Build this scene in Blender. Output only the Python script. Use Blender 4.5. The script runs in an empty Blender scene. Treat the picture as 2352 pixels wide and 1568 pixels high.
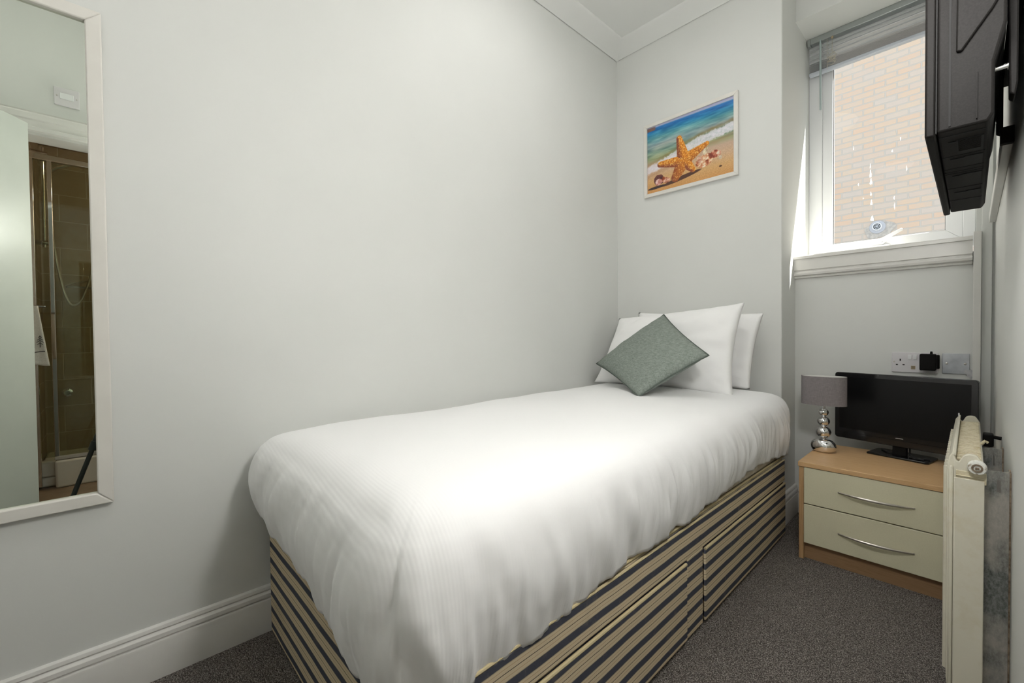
import bpy, bmesh, math, random
import numpy as np
from mathutils import Vector, noise as mn
random.seed(7)
S = bpy.context.scene
COL = S.collection

# ------------------------------------------------------------------ camera, world, sun, exposure
YAW, PITCH, ROLL, FPX = 0.8178, 0.0184, -0.0103, 989.51
CAM = Vector((1.5019, 0.0, 0.9152))
F = Vector((-math.sin(YAW)*math.cos(PITCH), math.cos(YAW)*math.cos(PITCH), -math.sin(PITCH)))
R0 = Vector((math.cos(YAW), math.sin(YAW), 0)); U0 = R0.cross(F)
RR = R0*math.cos(ROLL) + U0*math.sin(ROLL); UU = -R0*math.sin(ROLL) + U0*math.cos(ROLL)
cd = bpy.data.cameras.new('camera'); cd.sensor_width = 36; cd.lens = FPX/2352*36; cd.clip_start = 0.01
cam = bpy.data.objects.new('camera', cd); COL.objects.link(cam)
from mathutils import Matrix
m = Matrix((RR, UU, -F)).transposed().to_4x4(); m.translation = CAM; cam.matrix_world = m
S.camera = cam
S.view_settings.view_transform = 'Standard'; S.view_settings.look = 'None'
S.view_settings.gamma = 1; S.view_settings.use_curve_mapping = False
S.view_settings.exposure = 0.15

w = bpy.data.worlds.new('sky'); S.world = w; w.use_nodes = True
bg = w.node_tree.nodes['Background']; bg.inputs['Color'].default_value = (0.86, 0.93, 1.0, 1); bg.inputs['Strength'].default_value = 1.5
sd = bpy.data.lights.new('sun', 'SUN'); sd.energy = 26; sd.angle = 0.009; sd.color = (1, .96, .9)
sun = bpy.data.objects.new('sun', sd); COL.objects.link(sun)
SUN_DIR = Vector((-0.45, -0.345, -0.939)).normalized()
sun.rotation_euler = SUN_DIR.to_track_quat('-Z', 'Y').to_euler(); sun.location = (4, 6, 12)
CEILING_FILL = 8.2      # emission strength of the added ceiling fill discs
BATH_FILL = 60.0  # emission of the added bathroom fill light
WALL_FILL = 72.0  # emission of the added globe fill on the right wall

# ------------------------------------------------------------------ materials
def mat(name, col=(.8,.8,.8), rough=.5, metal=0, spec=.5, **kw):
    m = bpy.data.materials.new(name); m.use_nodes = True
    b = m.node_tree.nodes['Principled BSDF']
    b.inputs['Base Color'].default_value = (*col, 1); b.inputs['Roughness'].default_value = rough
    b.inputs['Metallic'].default_value = metal; b.inputs['Specular IOR Level'].default_value = spec
    for k, v in kw.items(): b.inputs[k].default_value = v
    return m
def N(m, t, **kw):
    n = m.node_tree.nodes.new(t)
    for k, v in kw.items():
        if k in n.inputs: n.inputs[k].default_value = v
        else: setattr(n, k, v)
    return n
def LK(m, a, b): m.node_tree.links.new(a, b)
def coords(m, scale=(1,1,1), rot=(0,0,0)):
    tc = N(m, 'ShaderNodeTexCoord'); mp = N(m, 'ShaderNodeMapping')
    mp.inputs['Scale'].default_value = scale; mp.inputs['Rotation'].default_value = rot
    LK(m, tc.outputs['Object'], mp.inputs['Vector']); return mp.outputs['Vector']
def ramp(m, fac, stops, interp='LINEAR'):
    r = N(m, 'ShaderNodeValToRGB'); r.color_ramp.interpolation = interp
    e = r.color_ramp.elements
    while len(e) < len(stops): e.new(.5)
    for i, (p, c) in enumerate(stops): e[i].position = p; e[i].color = (*c, 1) if len(c) == 3 else c
    LK(m, fac, r.inputs['Fac']); return r.outputs['Color']
def bsdf(m): return m.node_tree.nodes['Principled BSDF']
def bump(m, h, strength=.3, dist=.002, prev=None):
    b = N(m, 'ShaderNodeBump'); b.inputs['Strength'].default_value = strength; b.inputs['Distance'].default_value = dist
    LK(m, h, b.inputs['Height'])
    LK(m, b.outputs['Normal'], bsdf(m).inputs['Normal']); return b
def noisy(name, c1, c2, scale=20, rough=.5, bscale=None, bstr=.2, bdist=.001, vec=(1,1,1), lo=.35, hi=.65, detail=4, **kw):
    m = mat(name, c1, rough, **kw); v = coords(m, vec)
    n = N(m, 'ShaderNodeTexNoise', Scale=scale, Detail=detail); LK(m, v, n.inputs['Vector'])
    LK(m, ramp(m, n.outputs['Fac'], [(lo, c1), (hi, c2)]), bsdf(m).inputs['Base Color'])
    if bscale:
        n2 = N(m, 'ShaderNodeTexNoise', Scale=bscale, Detail=3); LK(m, v, n2.inputs['Vector']); bump(m, n2.outputs['Fac'], bstr, bdist)
    return m

M = {}
M['wall'] = noisy('painted_wall', (.72,.73,.705), (.735,.745,.72), 3, .55, 260, .12, .0006)
M['ceiling'] = noisy('ceiling_paint', (.80,.81,.79), (.82,.83,.81), 3, .7, 120, .1, .0006)
M['gloss'] = noisy('white_gloss_paint', (.74,.73,.70), (.78,.77,.74), 9, .3, 60, .08, .0006)
M['upvc'] = mat('white_upvc', (.82,.83,.84), .28)
M['frame_white'] = noisy('mirror_frame_paint', (.74,.72,.67), (.78,.76,.71), 12, .32)
M['black_gloss'] = mat('black_gloss_plastic', (.010,.010,.011), .16)
M['black'] = noisy('black_textured_plastic', (.006,.0055,.005), (.010,.009,.0085), 400, .6, 700, .2, .0004, spec=.12)
M['black_vent'] = mat('black_slots', (.002,.002,.002), .8)
M['screen'] = mat('dark_screen', (.006,.006,.0065), .3, spec=.25)
M['silver'] = mat('silver_print', (.7,.7,.7), .35, .6)
M['chrome'] = mat('chrome', (.82,.82,.83), .06, 1)
M['steel'] = noisy('brushed_steel_handle', (.55,.52,.48), (.66,.62,.57), 30, .32, metal=1)
M['plate_steel'] = noisy('scuffed_steel_plate', (.40,.42,.46), (.62,.64,.68), 25, .33, metal=.45, lo=.3, hi=.7)
M['socket_white'] = mat('socket_plastic', (.72,.70,.72), .3)
M['dark_hole'] = mat('dark_hole', (.01,.009,.008), .8)
M['brass'] = mat('usb_contact', (.45,.36,.24), .4, .5)
M['filler'] = noisy('wall_filler', (.45,.45,.48), (.62,.62,.63), 60, .8, 150, .5, .001)
M['cream'] = noisy('cream_drawer_front', (.72,.69,.50), (.75,.72,.53), 250, .45, 500, .12, .0003)
M['concrete'] = noisy('courtyard_paving', (.36,.35,.33), (.46,.45,.42), 6, .9)
M['wool'] = mat('black_rubber', (.02,.02,.02), .7)
M['mortar_patch'] = noisy('mortar_patch', (.36,.34,.32), (.50,.46,.42), 30, .95, 40, .5, .01)
M['flue'] = mat('grey_flue_plastic', (.42,.43,.47), .5)
M['acrylic'] = mat('white_acrylic', (.75,.74,.70), .2)
M['towel'] = noisy('white_towelling', (.70,.68,.64), (.80,.78,.74), 200, .95, 400, .6, .002)
M['door_paint'] = noisy('door_paint', (.54,.57,.53), (.57,.60,.56), 5, .35)
M['bath_paint'] = mat('bathroom_upper_wall', (.38,.28,.19), .6)
M['floor_vinyl'] = noisy('bathroom_floor', (.22,.16,.11), (.30,.22,.16), 12, .5)
M['tripod'] = mat('tripod_black', (.012,.016,.015), .35)
M['cord'] = mat('blind_cord', (.62,.58,.48), .7)
M['slat'] = mat('blind_slat', (.72,.73,.73), .35, .1)
M['slat_dark'] = mat('blind_headrail', (.40,.43,.42), .35, .6)
M['clearplastic'] = mat('wand_plastic', (.42,.50,.50), .2)
M['bottomrail'] = mat('blind_bottom_rail', (.56,.60,.66), .3, .2)

def emat(name, col, s):
    m = bpy.data.materials.new(name); m.use_nodes = True; nt = m.node_tree; nt.nodes.clear()
    e = nt.nodes.new('ShaderNodeEmission'); e.inputs[0].default_value = (*col, 1); e.inputs[1].default_value = s
    o = nt.nodes.new('ShaderNodeOutputMaterial'); nt.links.new(e.outputs[0], o.inputs[0]); return m
M['ceiling_fill'] = emat('ceiling_fill_light', (1, .98, .95), CEILING_FILL)
M['globe_fill'] = None
M['bath_fill'] = emat('bathroom_fill_light', (1, .85, .62), BATH_FILL)

M['globe_fill'] = emat('globe_fill_light', (1, .98, .95), WALL_FILL)
def glassmat(name, tint, ior=1.45):
    m = bpy.data.materials.new(name); m.use_nodes = True; nt = m.node_tree; nt.nodes.clear()
    t = nt.nodes.new('ShaderNodeBsdfTransparent'); t.inputs[0].default_value = (*tint, 1)
    g = nt.nodes.new('ShaderNodeBsdfGlossy'); g.inputs['Roughness'].default_value = .01
    lw = nt.nodes.new('ShaderNodeLayerWeight'); lw.inputs[0].default_value = .5     # symmetric for both faces of the pane
    pw = nt.nodes.new('ShaderNodeMath'); pw.operation = 'POWER'; pw.inputs[1].default_value = 4; nt.links.new(lw.outputs['Facing'], pw.inputs[0])
    f = nt.nodes.new('ShaderNodeMath'); f.operation = 'MULTIPLY_ADD'; f.inputs[1].default_value = .6; f.inputs[2].default_value = ior; nt.links.new(pw.outputs[0], f.inputs[0])
    x = nt.nodes.new('ShaderNodeMixShader'); o = nt.nodes.new('ShaderNodeOutputMaterial')
    nt.links.new(f.outputs[0], x.inputs[0]); nt.links.new(t.outputs[0], x.inputs[1]); nt.links.new(g.outputs[0], x.inputs[2]); nt.links.new(x.outputs[0], o.inputs[0])
    return m
M['glass'] = glassmat('window_glass', (.98, .99, .98), .003)
M['shower_glass'] = glassmat('shower_glass', (.84, .86, .78), .04)
M['splash'] = mat('dried_paint', (.95,.95,.95), .6)
_t = N(M['splash'], 'ShaderNodeBsdfTranslucent'); _t.inputs['Color'].default_value = (1,1,1,1); _x = N(M['splash'], 'ShaderNodeMixShader'); _x.inputs[0].default_value = .7
LK(M['splash'], bsdf(M['splash']).outputs[0], _x.inputs[1]); LK(M['splash'], _t.outputs[0], _x.inputs[2]); LK(M['splash'], _x.outputs[0], M['splash'].node_tree.nodes['Material Output'].inputs[0])
M['mirror'] = mat('mirror_glass', (.80, .84, .77), .0, 1)

# carpet: speckled grey-brown twist pile
def carpet():
    m = mat('carpet_pile', (.1,.1,.1), .95, spec=.1); v = coords(m)
    n = N(m, 'ShaderNodeTexNoise', Scale=330, Detail=3, Roughness=.7); LK(m, v, n.inputs['Vector'])
    vo = N(m, 'ShaderNodeTexVoronoi', Scale=300); LK(m, v, vo.inputs['Vector'])
    n3 = N(m, 'ShaderNodeTexNoise', Scale=5, Detail=2); LK(m, v, n3.inputs['Vector'])
    c = ramp(m, n.outputs['Fac'], [(.36, (.04,.036,.033)), (.5, (.17,.152,.138)), (.64, (.52,.48,.44))])
    mx = N(m, 'ShaderNodeMix', data_type='RGBA', blend_type='MULTIPLY'); mx.inputs[0].default_value = .35
    LK(m, c, mx.inputs[6]); LK(m, ramp(m, n3.outputs['Fac'], [(.3, (.75,.75,.75)), (.7, (1,1,1))]), mx.inputs[7])
    LK(m, mx.outputs[2], bsdf(m).inputs['Base Color'])
    ad = N(m, 'ShaderNodeMath', operation='ADD'); LK(m, n.outputs['Fac'], ad.inputs[0]); LK(m, vo.outputs['Distance'], ad.inputs[1])
    bump(m, ad.outputs[0], .9, .004); return m
M['carpet'] = carpet()

def wood(name, c1, c2, scale=(1,14,14), bl=.3):
    m = mat(name, c1, .42); v = coords(m, scale)
    n = N(m, 'ShaderNodeTexNoise', Scale=6, Detail=6, Distortion=.6); LK(m, v, n.inputs['Vector'])
    LK(m, ramp(m, n.outputs['Fac'], [(.3, c1), (.5, c2), (.62, c1), (.8, c2)]), bsdf(m).inputs['Base Color'])
    return m
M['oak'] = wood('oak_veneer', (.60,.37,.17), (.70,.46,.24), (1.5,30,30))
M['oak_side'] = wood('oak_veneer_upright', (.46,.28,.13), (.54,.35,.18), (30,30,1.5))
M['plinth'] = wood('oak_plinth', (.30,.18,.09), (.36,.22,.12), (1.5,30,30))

def ticking(name, beige, navy):
    m = mat(name, beige, .85, spec=.15); tc = N(m, 'ShaderNodeTexCoord'); sp = N(m, 'ShaderNodeSeparateXYZ')
    LK(m, tc.outputs['Object'], sp.inputs[0])
    n = N(m, 'ShaderNodeTexNoise', Scale=7, Detail=2); LK(m, tc.outputs['Object'], n.inputs['Vector'])
    a = N(m, 'ShaderNodeMath', operation='MULTIPLY_ADD'); a.inputs[1].default_value = .006; LK(m, n.outputs['Fac'], a.inputs[0]); LK(m, sp.outputs['Z'], a.inputs[2])
    s = N(m, 'ShaderNodeMath', operation='MULTIPLY'); s.inputs[1].default_value = 1/.0495; LK(m, a.outputs[0], s.inputs[0])
    f = N(m, 'ShaderNodeMath', operation='FRACT'); LK(m, s.outputs[0], f.inputs[0])
    tan = tuple(x*.62 for x in beige); rd = (beige[0]*.75, beige[1]*.55, beige[2]*.5); blk = (.018,.018,.02)
    c = ramp(m, f.outputs[0], [(0, beige), (.13, rd), (.15, beige), (.30, blk), (.325, beige), (.47, rd), (.49, beige), (.60, tan), (.63, navy), (.97, tan)], 'CONSTANT')
    n2 = N(m, 'ShaderNodeTexNoise', Scale=14, Detail=5, Roughness=.7); LK(m, tc.outputs['Object'], n2.inputs['Vector'])
    mx = N(m, 'ShaderNodeMix', data_type='RGBA', blend_type='MIX'); mx.inputs[7].default_value = (.36,.31,.23,1)
    LK(m, ramp(m, n2.outputs['Fac'], [(.56, (0,0,0)), (.80, (.32,.32,.32))]), mx.inputs[0]); LK(m, c, mx.inputs[6])
    LK(m, mx.outputs[2], bsdf(m).inputs['Base Color'])
    n3 = N(m, 'ShaderNodeTexNoise', Scale=500); LK(m, tc.outputs['Object'], n3.inputs['Vector']); bump(m, n3.outputs['Fac'], .3, .001)
    return m
M['ticking'] = ticking('striped_ticking', (.64,.54,.37), (.068,.072,.092))
M['piping'] = mat('cream_piping', (.60,.50,.30), .8)
M['mattress'] = noisy('quilted_cream_ticking', (.55,.48,.38), (.70,.66,.58), 40, .9, 60, .5, .003)

def linen(name, col, wave=True, rough=.85):
    m = mat(name, col, rough, spec=.2); bsdf(m).inputs['Sheen Weight'].default_value = .1
    if wave:
        v = coords(m, (1,1,1), (0, 0, .08))
        wv = N(m, 'ShaderNodeTexWave', Scale=48, Distortion=.6, bands_direction='Y'); LK(m, v, wv.inputs['Vector'])
        wv.inputs['Detail Scale'].default_value = .5
        n = N(m, 'ShaderNodeTexNoise', Scale=9, Detail=4); LK(m, v, n.inputs['Vector'])
        a = N(m, 'ShaderNodeMath', operation='MULTIPLY_ADD'); a.inputs[1].default_value = .12; LK(m, wv.outputs['Fac'], a.inputs[0]); LK(m, n.outputs['Fac'], a.inputs[2])
        bump(m, a.outputs[0], .20, .004)
    else:
        v = coords(m); n = N(m, 'ShaderNodeTexNoise', Scale=7, Detail=4); LK(m, v, n.inputs['Vector']); bump(m, n.outputs['Fac'], .25, .006)
    return m
M['duvet'] = linen('white_duvet_cotton', (.94,.94,.94))
M['pillow'] = linen('white_pillow_cotton', (.95,.95,.945), False)

def weave(name, c1, c2, scale):
    m = mat(name, c1, .9, spec=.15); v = coords(m)
    a = N(m, 'ShaderNodeTexNoise', Scale=scale, Detail=2); mp = N(m, 'ShaderNodeMapping'); mp.inputs['Scale'].default_value = (.25, .25, 2); LK(m, v, mp.inputs[0]); LK(m, mp.outputs[0], a.inputs['Vector'])
    b = N(m, 'ShaderNodeTexNoise', Scale=scale, Detail=2); mp2 = N(m, 'ShaderNodeMapping'); mp2.inputs['Scale'].default_value = (2, 2, .25); LK(m, v, mp2.inputs[0]); LK(m, mp2.outputs[0], b.inputs['Vector'])
    s = N(m, 'ShaderNodeMath', operation='ADD'); LK(m, a.outputs['Fac'], s.inputs[0]); LK(m, b.outputs['Fac'], s.inputs[1])
    h = N(m, 'ShaderNodeMath', operation='MULTIPLY'); h.inputs[1].default_value = .5; LK(m, s.outputs[0], h.inputs[0])
    LK(m, ramp(m, h.outputs[0], [(.35, c1), (.65, c2)]), bsdf(m).inputs['Base Color']); bump(m, h.outputs[0], .5, .001); return m
M['cushion'] = weave('sage_grey_weave', (.155,.18,.16), (.33,.37,.335), 260)
M['cushion_pipe'] = mat('sage_piping', (.10,.12,.105), .9)
M['shade'] = weave('grey_lampshade_cloth', (.20,.18,.185), (.27,.245,.25), 300)
M['shade_lining'] = mat('white_shade_lining', (.75,.75,.72), .6)

def brick(name, c1, c2, c3, mortar, bw, rh, ms, plane='xz', bumpd=.006):
    m = mat(name, c1, .9, spec=.2); tc = N(m, 'ShaderNodeTexCoord'); sp = N(m, 'ShaderNodeSeparateXYZ'); LK(m, tc.outputs['Object'], sp.inputs[0])
    cb = N(m, 'ShaderNodeCombineXYZ')
    LK(m, sp.outputs['X' if plane[0] == 'x' else 'Y'], cb.inputs[0]); LK(m, sp.outputs['Z'], cb.inputs[1])
    n0 = N(m, 'ShaderNodeTexNoise', Scale=14, Detail=3); LK(m, tc.outputs['Object'], n0.inputs['Vector'])
    va = N(m, 'ShaderNodeVectorMath', operation='MULTIPLY_ADD'); va.inputs[1].default_value = (.012,.012,0); LK(m, n0.outputs['Color'], va.inputs[0]); LK(m, cb.outputs[0], va.inputs[2])
    b = N(m, 'ShaderNodeTexBrick'); b.offset = .5
    for k, v in {'Scale': 1, 'Mortar Size': ms, 'Mortar Smooth': .3, 'Brick Width': bw, 'Row Height': rh, 'Bias': -.1}.items(): b.inputs[k].default_value = v
    b.inputs['Color1'].default_value = (0,0,0,1); b.inputs['Color2'].default_value = (1,1,1,1); b.inputs['Mortar'].default_value = (.5,.5,.5,1)
    LK(m, va.outputs[0] if plane == 'xz' else cb.outputs[0], b.inputs['Vector'])
    col = ramp(m, b.outputs['Color'], [(0, c1), (.35, c2), (.65, c3), (1, c1)])
    n1 = N(m, 'ShaderNodeTexNoise', Scale=11, Detail=5, Roughness=.65); LK(m, tc.outputs['Object'], n1.inputs['Vector'])
    mx = N(m, 'ShaderNodeMix', data_type='RGBA', blend_type='MIX'); LK(m, ramp(m, n1.outputs['Fac'], [(.42, (0,0,0)), (.7, (.6,.6,.6))]), mx.inputs[0])
    LK(m, col, mx.inputs[6]); mx.inputs[7].default_value = (*[(a+b_)/2 for a, b_ in zip(c3, mortar)], 1)
    mo = N(m, 'ShaderNodeMix', data_type='RGBA', blend_type='MIX'); LK(m, b.outputs['Fac'], mo.inputs[0]); LK(m, mx.outputs[2], mo.inputs[6]); mo.inputs[7].default_value = (*mortar, 1)
    LK(m, mo.outputs[2], bsdf(m).inputs['Base Color'])
    iv = N(m, 'ShaderNodeMath', operation='SUBTRACT'); iv.inputs[0].default_value = 1; LK(m, b.outputs['Fac'], iv.inputs[1]); bump(m, iv.outputs[0], .6, bumpd)
    return m
M['brick'] = brick('pale_brick', (.57,.42,.32), (.56,.44,.34), (.51,.44,.39), (.46,.42,.38), .225, .075, .009)
M['tile'] = brick('brown_wall_tile', (.36,.29,.21), (.37,.30,.21), (.35,.28,.20), (.50,.44,.36), .30, .20, .003, 'yz', .002)
M['tile_side'] = brick('brown_side_tile', (.33,.26,.20), (.34,.27,.21), (.32,.25,.19), (.50,.44,.38), .30, .20, .003, 'xz', .002)
for k in ('tile', 'tile_side'): bsdf(M[k]).inputs['Roughness'].default_value = .25

def aged(name, base, stain, lo=.55, hi=.72, sc=18):
    m = mat(name, base, .4); v = coords(m); n = N(m, 'ShaderNodeTexNoise', Scale=sc, Detail=6, Roughness=.7); LK(m, v, n.inputs['Vector'])
    LK(m, ramp(m, n.outputs['Fac'], [(lo, base), (hi, stain)]), bsdf(m).inputs['Base Color'])
    n2 = N(m, 'ShaderNodeTexNoise', Scale=120); LK(m, v, n2.inputs['Vector']); bump(m, n2.outputs['Fac'], .15, .001); return m
M['rad'] = aged('aged_cream_radiator_paint', (.66,.63,.52), (.60,.55,.41), .5, .75)
M['rad_grille'] = aged('yellowed_grille_paint', (.64,.58,.42), (.42,.34,.18), .45, .75, 60)
M['rust'] = noisy('rusty_plug', (.12,.08,.05), (.30,.24,.17), 90, .6)
M['chipped'] = noisy('chipped_white_paint', (.75,.75,.70), (.30,.25,.18), 140, .5, lo=.5, hi=.68)
def galv():
    m = mat('galvanised_steel', (.3,.3,.3), .55, .55); v = coords(m, (1,1,.55))
    n = N(m, 'ShaderNodeTexNoise', Scale=150, Detail=5, Roughness=.8); LK(m, v, n.inputs['Vector'])
    n2 = N(m, 'ShaderNodeTexNoise', Scale=9, Detail=3); LK(m, v, n2.inputs['Vector'])
    a = N(m, 'ShaderNodeMix', data_type='RGBA'); LK(m, ramp(m, n2.outputs['Fac'], [(.44, (0,0,0)), (.52, (1,1,1))]), a.inputs[0])
    LK(m, ramp(m, n.outputs['Fac'], [(.35, (.10,.11,.10)), (.7, (.38,.39,.38))]), a.inputs[6]); LK(m, ramp(m, n.outputs['Fac'], [(.35, (.42,.40,.37)), (.75, (.58,.55,.50))]), a.inputs[7])
    LK(m, a.outputs[2], bsdf(m).inputs['Base Color']); bump(m, n.outputs['Fac'], .4, .001); return m
M['galv'] = galv()

# ------------------------------------------------------------------ mesh helpers
class MB:
    def __init__(s): s.v = []; s.f = []
    def add(s, vs, fs):
        o = len(s.v); s.v += [tuple(p) for p in vs]; s.f += [tuple(i+o for i in f) for f in fs]; return s
    def box(s, a, b):
        x0,y0,z0 = [min(p,q) for p,q in zip(a,b)]; x1,y1,z1 = [max(p,q) for p,q in zip(a,b)]
        return s.add([(x0,y0,z0),(x1,y0,z0),(x1,y1,z0),(x0,y1,z0),(x0,y0,z1),(x1,y0,z1),(x1,y1,z1),(x0,y1,z1)],
                     [(0,3,2,1),(4,5,6,7),(0,1,5,4),(1,2,6,5),(2,3,7,6),(3,0,4,7)])
    def prism(s, poly, axis, a, b):
        # poly: 2D points in the plane of the two other axes (in xyz order), extruded along axis a..b
        n = len(poly); oth = [i for i in range(3) if i != axis]; vs = []
        for t in (a, b):
            for p in poly:
                q = [0,0,0]; q[axis] = t; q[oth[0]] = p[0]; q[oth[1]] = p[1]; vs.append(q)
        fs = [tuple(range(n-1,-1,-1)), tuple(range(n, 2*n))] + [(i, (i+1)%n, n+(i+1)%n, n+i) for i in range(n)]
        return s.add(vs, fs)
    def tube(s, pts, r, n=10, cap=True):
        pts = [Vector(p) for p in pts]; k = len(pts); rs = r if isinstance(r, (list,tuple)) else [r]*k
        t0 = (pts[1]-pts[0]).normalized(); u = t0.orthogonal().normalized(); vs = []
        for i, p in enumerate(pts):
            t = (pts[min(i+1,k-1)]-pts[max(i-1,0)]).normalized(); u = (u - t*u.dot(t)).normalized(); q = t.cross(u)
            for j in range(n):
                a = 2*math.pi*j/n; vs.append(p + (u*math.cos(a)+q*math.sin(a))*rs[i])
        fs = [(i*n+j, i*n+(j+1)%n, (i+1)*n+(j+1)%n, (i+1)*n+j) for i in range(k-1) for j in range(n)]
        if cap: fs += [tuple(range(n-1,-1,-1)), tuple((k-1)*n+j for j in range(n))]
        return s.add(vs, fs)
    def lathe(s, prof, c, axis=2, n=40, sx=1, sy=1):
        vs = []
        for r, h in prof:
            for j in range(n):
                a = 2*math.pi*j/n; p = [r*math.cos(a)*sx, r*math.sin(a)*sy]; q = [0,0,0]; oth = [i for i in range(3) if i != axis]
                q[axis] = h; q[oth[0]] = p[0]; q[oth[1]] = p[1]; vs.append(Vector(q)+Vector(c))
        k = len(prof); fs = [(i*n+j, i*n+(j+1)%n, (i+1)*n+(j+1)%n, (i+1)*n+j) for i in range(k-1) for j in range(n)]
        fs += [tuple(range(n-1,-1,-1)), tuple((k-1)*n+j for j in range(n))]
        return s.add(vs, fs)
    def grid(s, fn, nu, nv):
        vs = [fn(i/nu, j/nv) for j in range(nv+1) for i in range(nu+1)]
        return s.add(vs, [(j*(nu+1)+i, j*(nu+1)+i+1, (j+1)*(nu+1)+i+1, (j+1)*(nu+1)+i) for j in range(nv) for i in range(nu)])
    def rot(s, c, ang, start=0):
        ca, sa = math.cos(ang), math.sin(ang)
        for i in range(start, len(s.v)):
            x, y, z = s.v[i]; x -= c[0]; y -= c[1]; s.v[i] = (c[0]+x*ca-y*sa, c[1]+x*sa+y*ca, z)
        return s
    def build(s, name, mt, parent=None, bev=0, smooth=35, label=None, merge=0, sub=0, seg=2):
        me = bpy.data.meshes.new(name)
        vs = [Vector(p) for p in s.v]
        org = Vector((0,0,0))
        if parent is None:
            xs = [(min(p[i] for p in vs), max(p[i] for p in vs)) for i in range(3)]
            org = Vector(((xs[0][0]+xs[0][1])/2, (xs[1][0]+xs[1][1])/2, xs[2][0]))
        else: org = parent['_o'] if '_o' in parent else (0,0,0); org = Vector(org)
        me.from_pydata([p-org for p in vs], [], s.f); me.update()
        bm = bmesh.new(); bm.from_mesh(me)
        if merge: bmesh.ops.remove_doubles(bm, verts=bm.verts, dist=merge)
        bmesh.ops.recalc_face_normals(bm, faces=bm.faces); bm.to_mesh(me); bm.free()
        for p in me.polygons: p.use_smooth = True
        me.set_sharp_from_angle(angle=math.radians(smooth))
        me.materials.append(M[mt] if isinstance(mt, str) else mt)
        o = bpy.data.objects.new(name, me); COL.objects.link(o)
        if parent is None: o.location = org
        else: o.parent = parent
        o['_o'] = tuple(org)
        if bev:
            b = o.modifiers.new('bevel', 'BEVEL'); b.width = bev; b.segments = seg; b.limit_method = 'ANGLE'; b.angle_limit = math.radians(40)
        if sub:
            b = o.modifiers.new('sub', 'SUBSURF'); b.levels = sub; b.render_levels = sub
        if label: o['label'] = label
        return o
def thing(name, label, cat, loc, group=None):
    o = bpy.data.objects.new(name, None); COL.objects.link(o); o.location = loc; o.empty_display_size = .05
    o['label'] = label; o['category'] = cat; o['_o'] = tuple(loc)
    if group: o['group'] = group
    return o
def tag(o, label, cat, group=None, kind=None):
    o['label'] = label; o['category'] = cat
    if group: o['group'] = group
    if kind: o['kind'] = kind
    return o
def struct(o): o['kind'] = 'structure'; return o
def sroot(name, loc):
    o = bpy.data.objects.new(name, None); COL.objects.link(o); o.location = loc; o['kind'] = 'structure'; o['_o'] = tuple(loc); return o
def B(*ab):
    m_ = MB()
    for a, b in ab: m_.box(a, b)
    return m_

# ------------------------------------------------------------------ room dimensions
Y1, Y2, YW = 2.3121, 2.5353, 2.7965      # head wall, wall under the window, window frame face
W1, XR = 0.8914, 1.563                  # recess corner, right wall
ZC, ZS, ZSO = 2.6257, 1.2848, 2.4520      # ceiling, sill top, soffit
YB = -0.72                               # rear wall

# carpet, ceiling, walls
fl = B(((-.1,YB-.1,-.06),(XR+.12,YW+.1,0))).build('floor', 'carpet'); struct(fl)
struct(B(((-.1,YB-.1,ZC),(XR+.12,YW+.1,ZC+.1))).build('ceiling', 'ceiling'))
struct(B(((-.1,YB-.1,0),(0,Y1+.05,ZC))).build('wall_left', 'wall'))
struct(B(((-.1,Y1,0),(W1,YW+.12,ZC))).build('wall_head', 'wall', bev=.004))
struct(B(((W1,Y2,0),(XR,YW+.12,ZS-.06)), ((W1,Y2,ZSO),(XR,YW+.0965,ZC)), ((1.512,Y2,ZS-.06),(XR,YW+.12,ZSO))).build('wall_window', 'wall'))
DY0, DY1, DZ = -.345, .30, 1.892
struct(B(((XR,DY1,0),(XR+.12,YW+.12,ZC)), ((XR,YB-.1,0),(XR+.12,DY0,ZC)), ((XR,DY0,DZ),(XR+.12,DY1,ZC))).build('wall_right', 'wall'))
struct(B(((-.1,YB-.1,0),(XR+.12,YB,ZC))).build('wall_rear', 'wall'))

# cornice along the left wall and the head wall
def cornice_prof(sgn):
    return [(0, ZC-.0455), (.004, ZC-.052), (.012, ZC-.0455), (.055, ZC-.030), (.092, ZC-.008), (.100, ZC-.004), (.102, ZC), (0, ZC)]
c = MB(); c.prism([(p[0], p[1]) for p in cornice_prof(1)], 1, YB, Y1); c2 = MB(); c2.prism([(Y1-p[0], p[1]) for p in cornice_prof(1)], 0, 0, W1)
c.add(c2.v, c2.f); struct(c.build('trim_1', 'ceiling', smooth=50))

# skirting
SK = [(0,0),(.018,0),(.018,.094),(.0165,.099),(.011,.101),(.011,.104),(.0155,.107),(.0145,.117),(.010,.122),(.0075,.1235),(.0075,.126),(.0105,.128),(.008,.136),(.003,.140),(0,.140)]
struct(MB().prism(SK, 1, YB, Y1).build('baseboard_left', 'gloss', smooth=25))
b_ = MB().prism([(Y1-p[0], p[1]) for p in SK], 0, .018, W1+.017)
b_.prism([(W1+p[0], p[1]) for p in SK], 1, Y1-.017, Y2)
struct(b_.build('baseboard_head', 'gloss', smooth=25))
struct(MB().prism([(Y2-p[0], p[1]) for p in SK], 0, W1+.018, XR).build('baseboard_window', 'gloss', smooth=25))
struct(MB().prism([(XR-p[0], p[1]) for p in SK], 1, DY1+.07, 1.30).build('baseboard_right', 'gloss', smooth=25))

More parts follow.
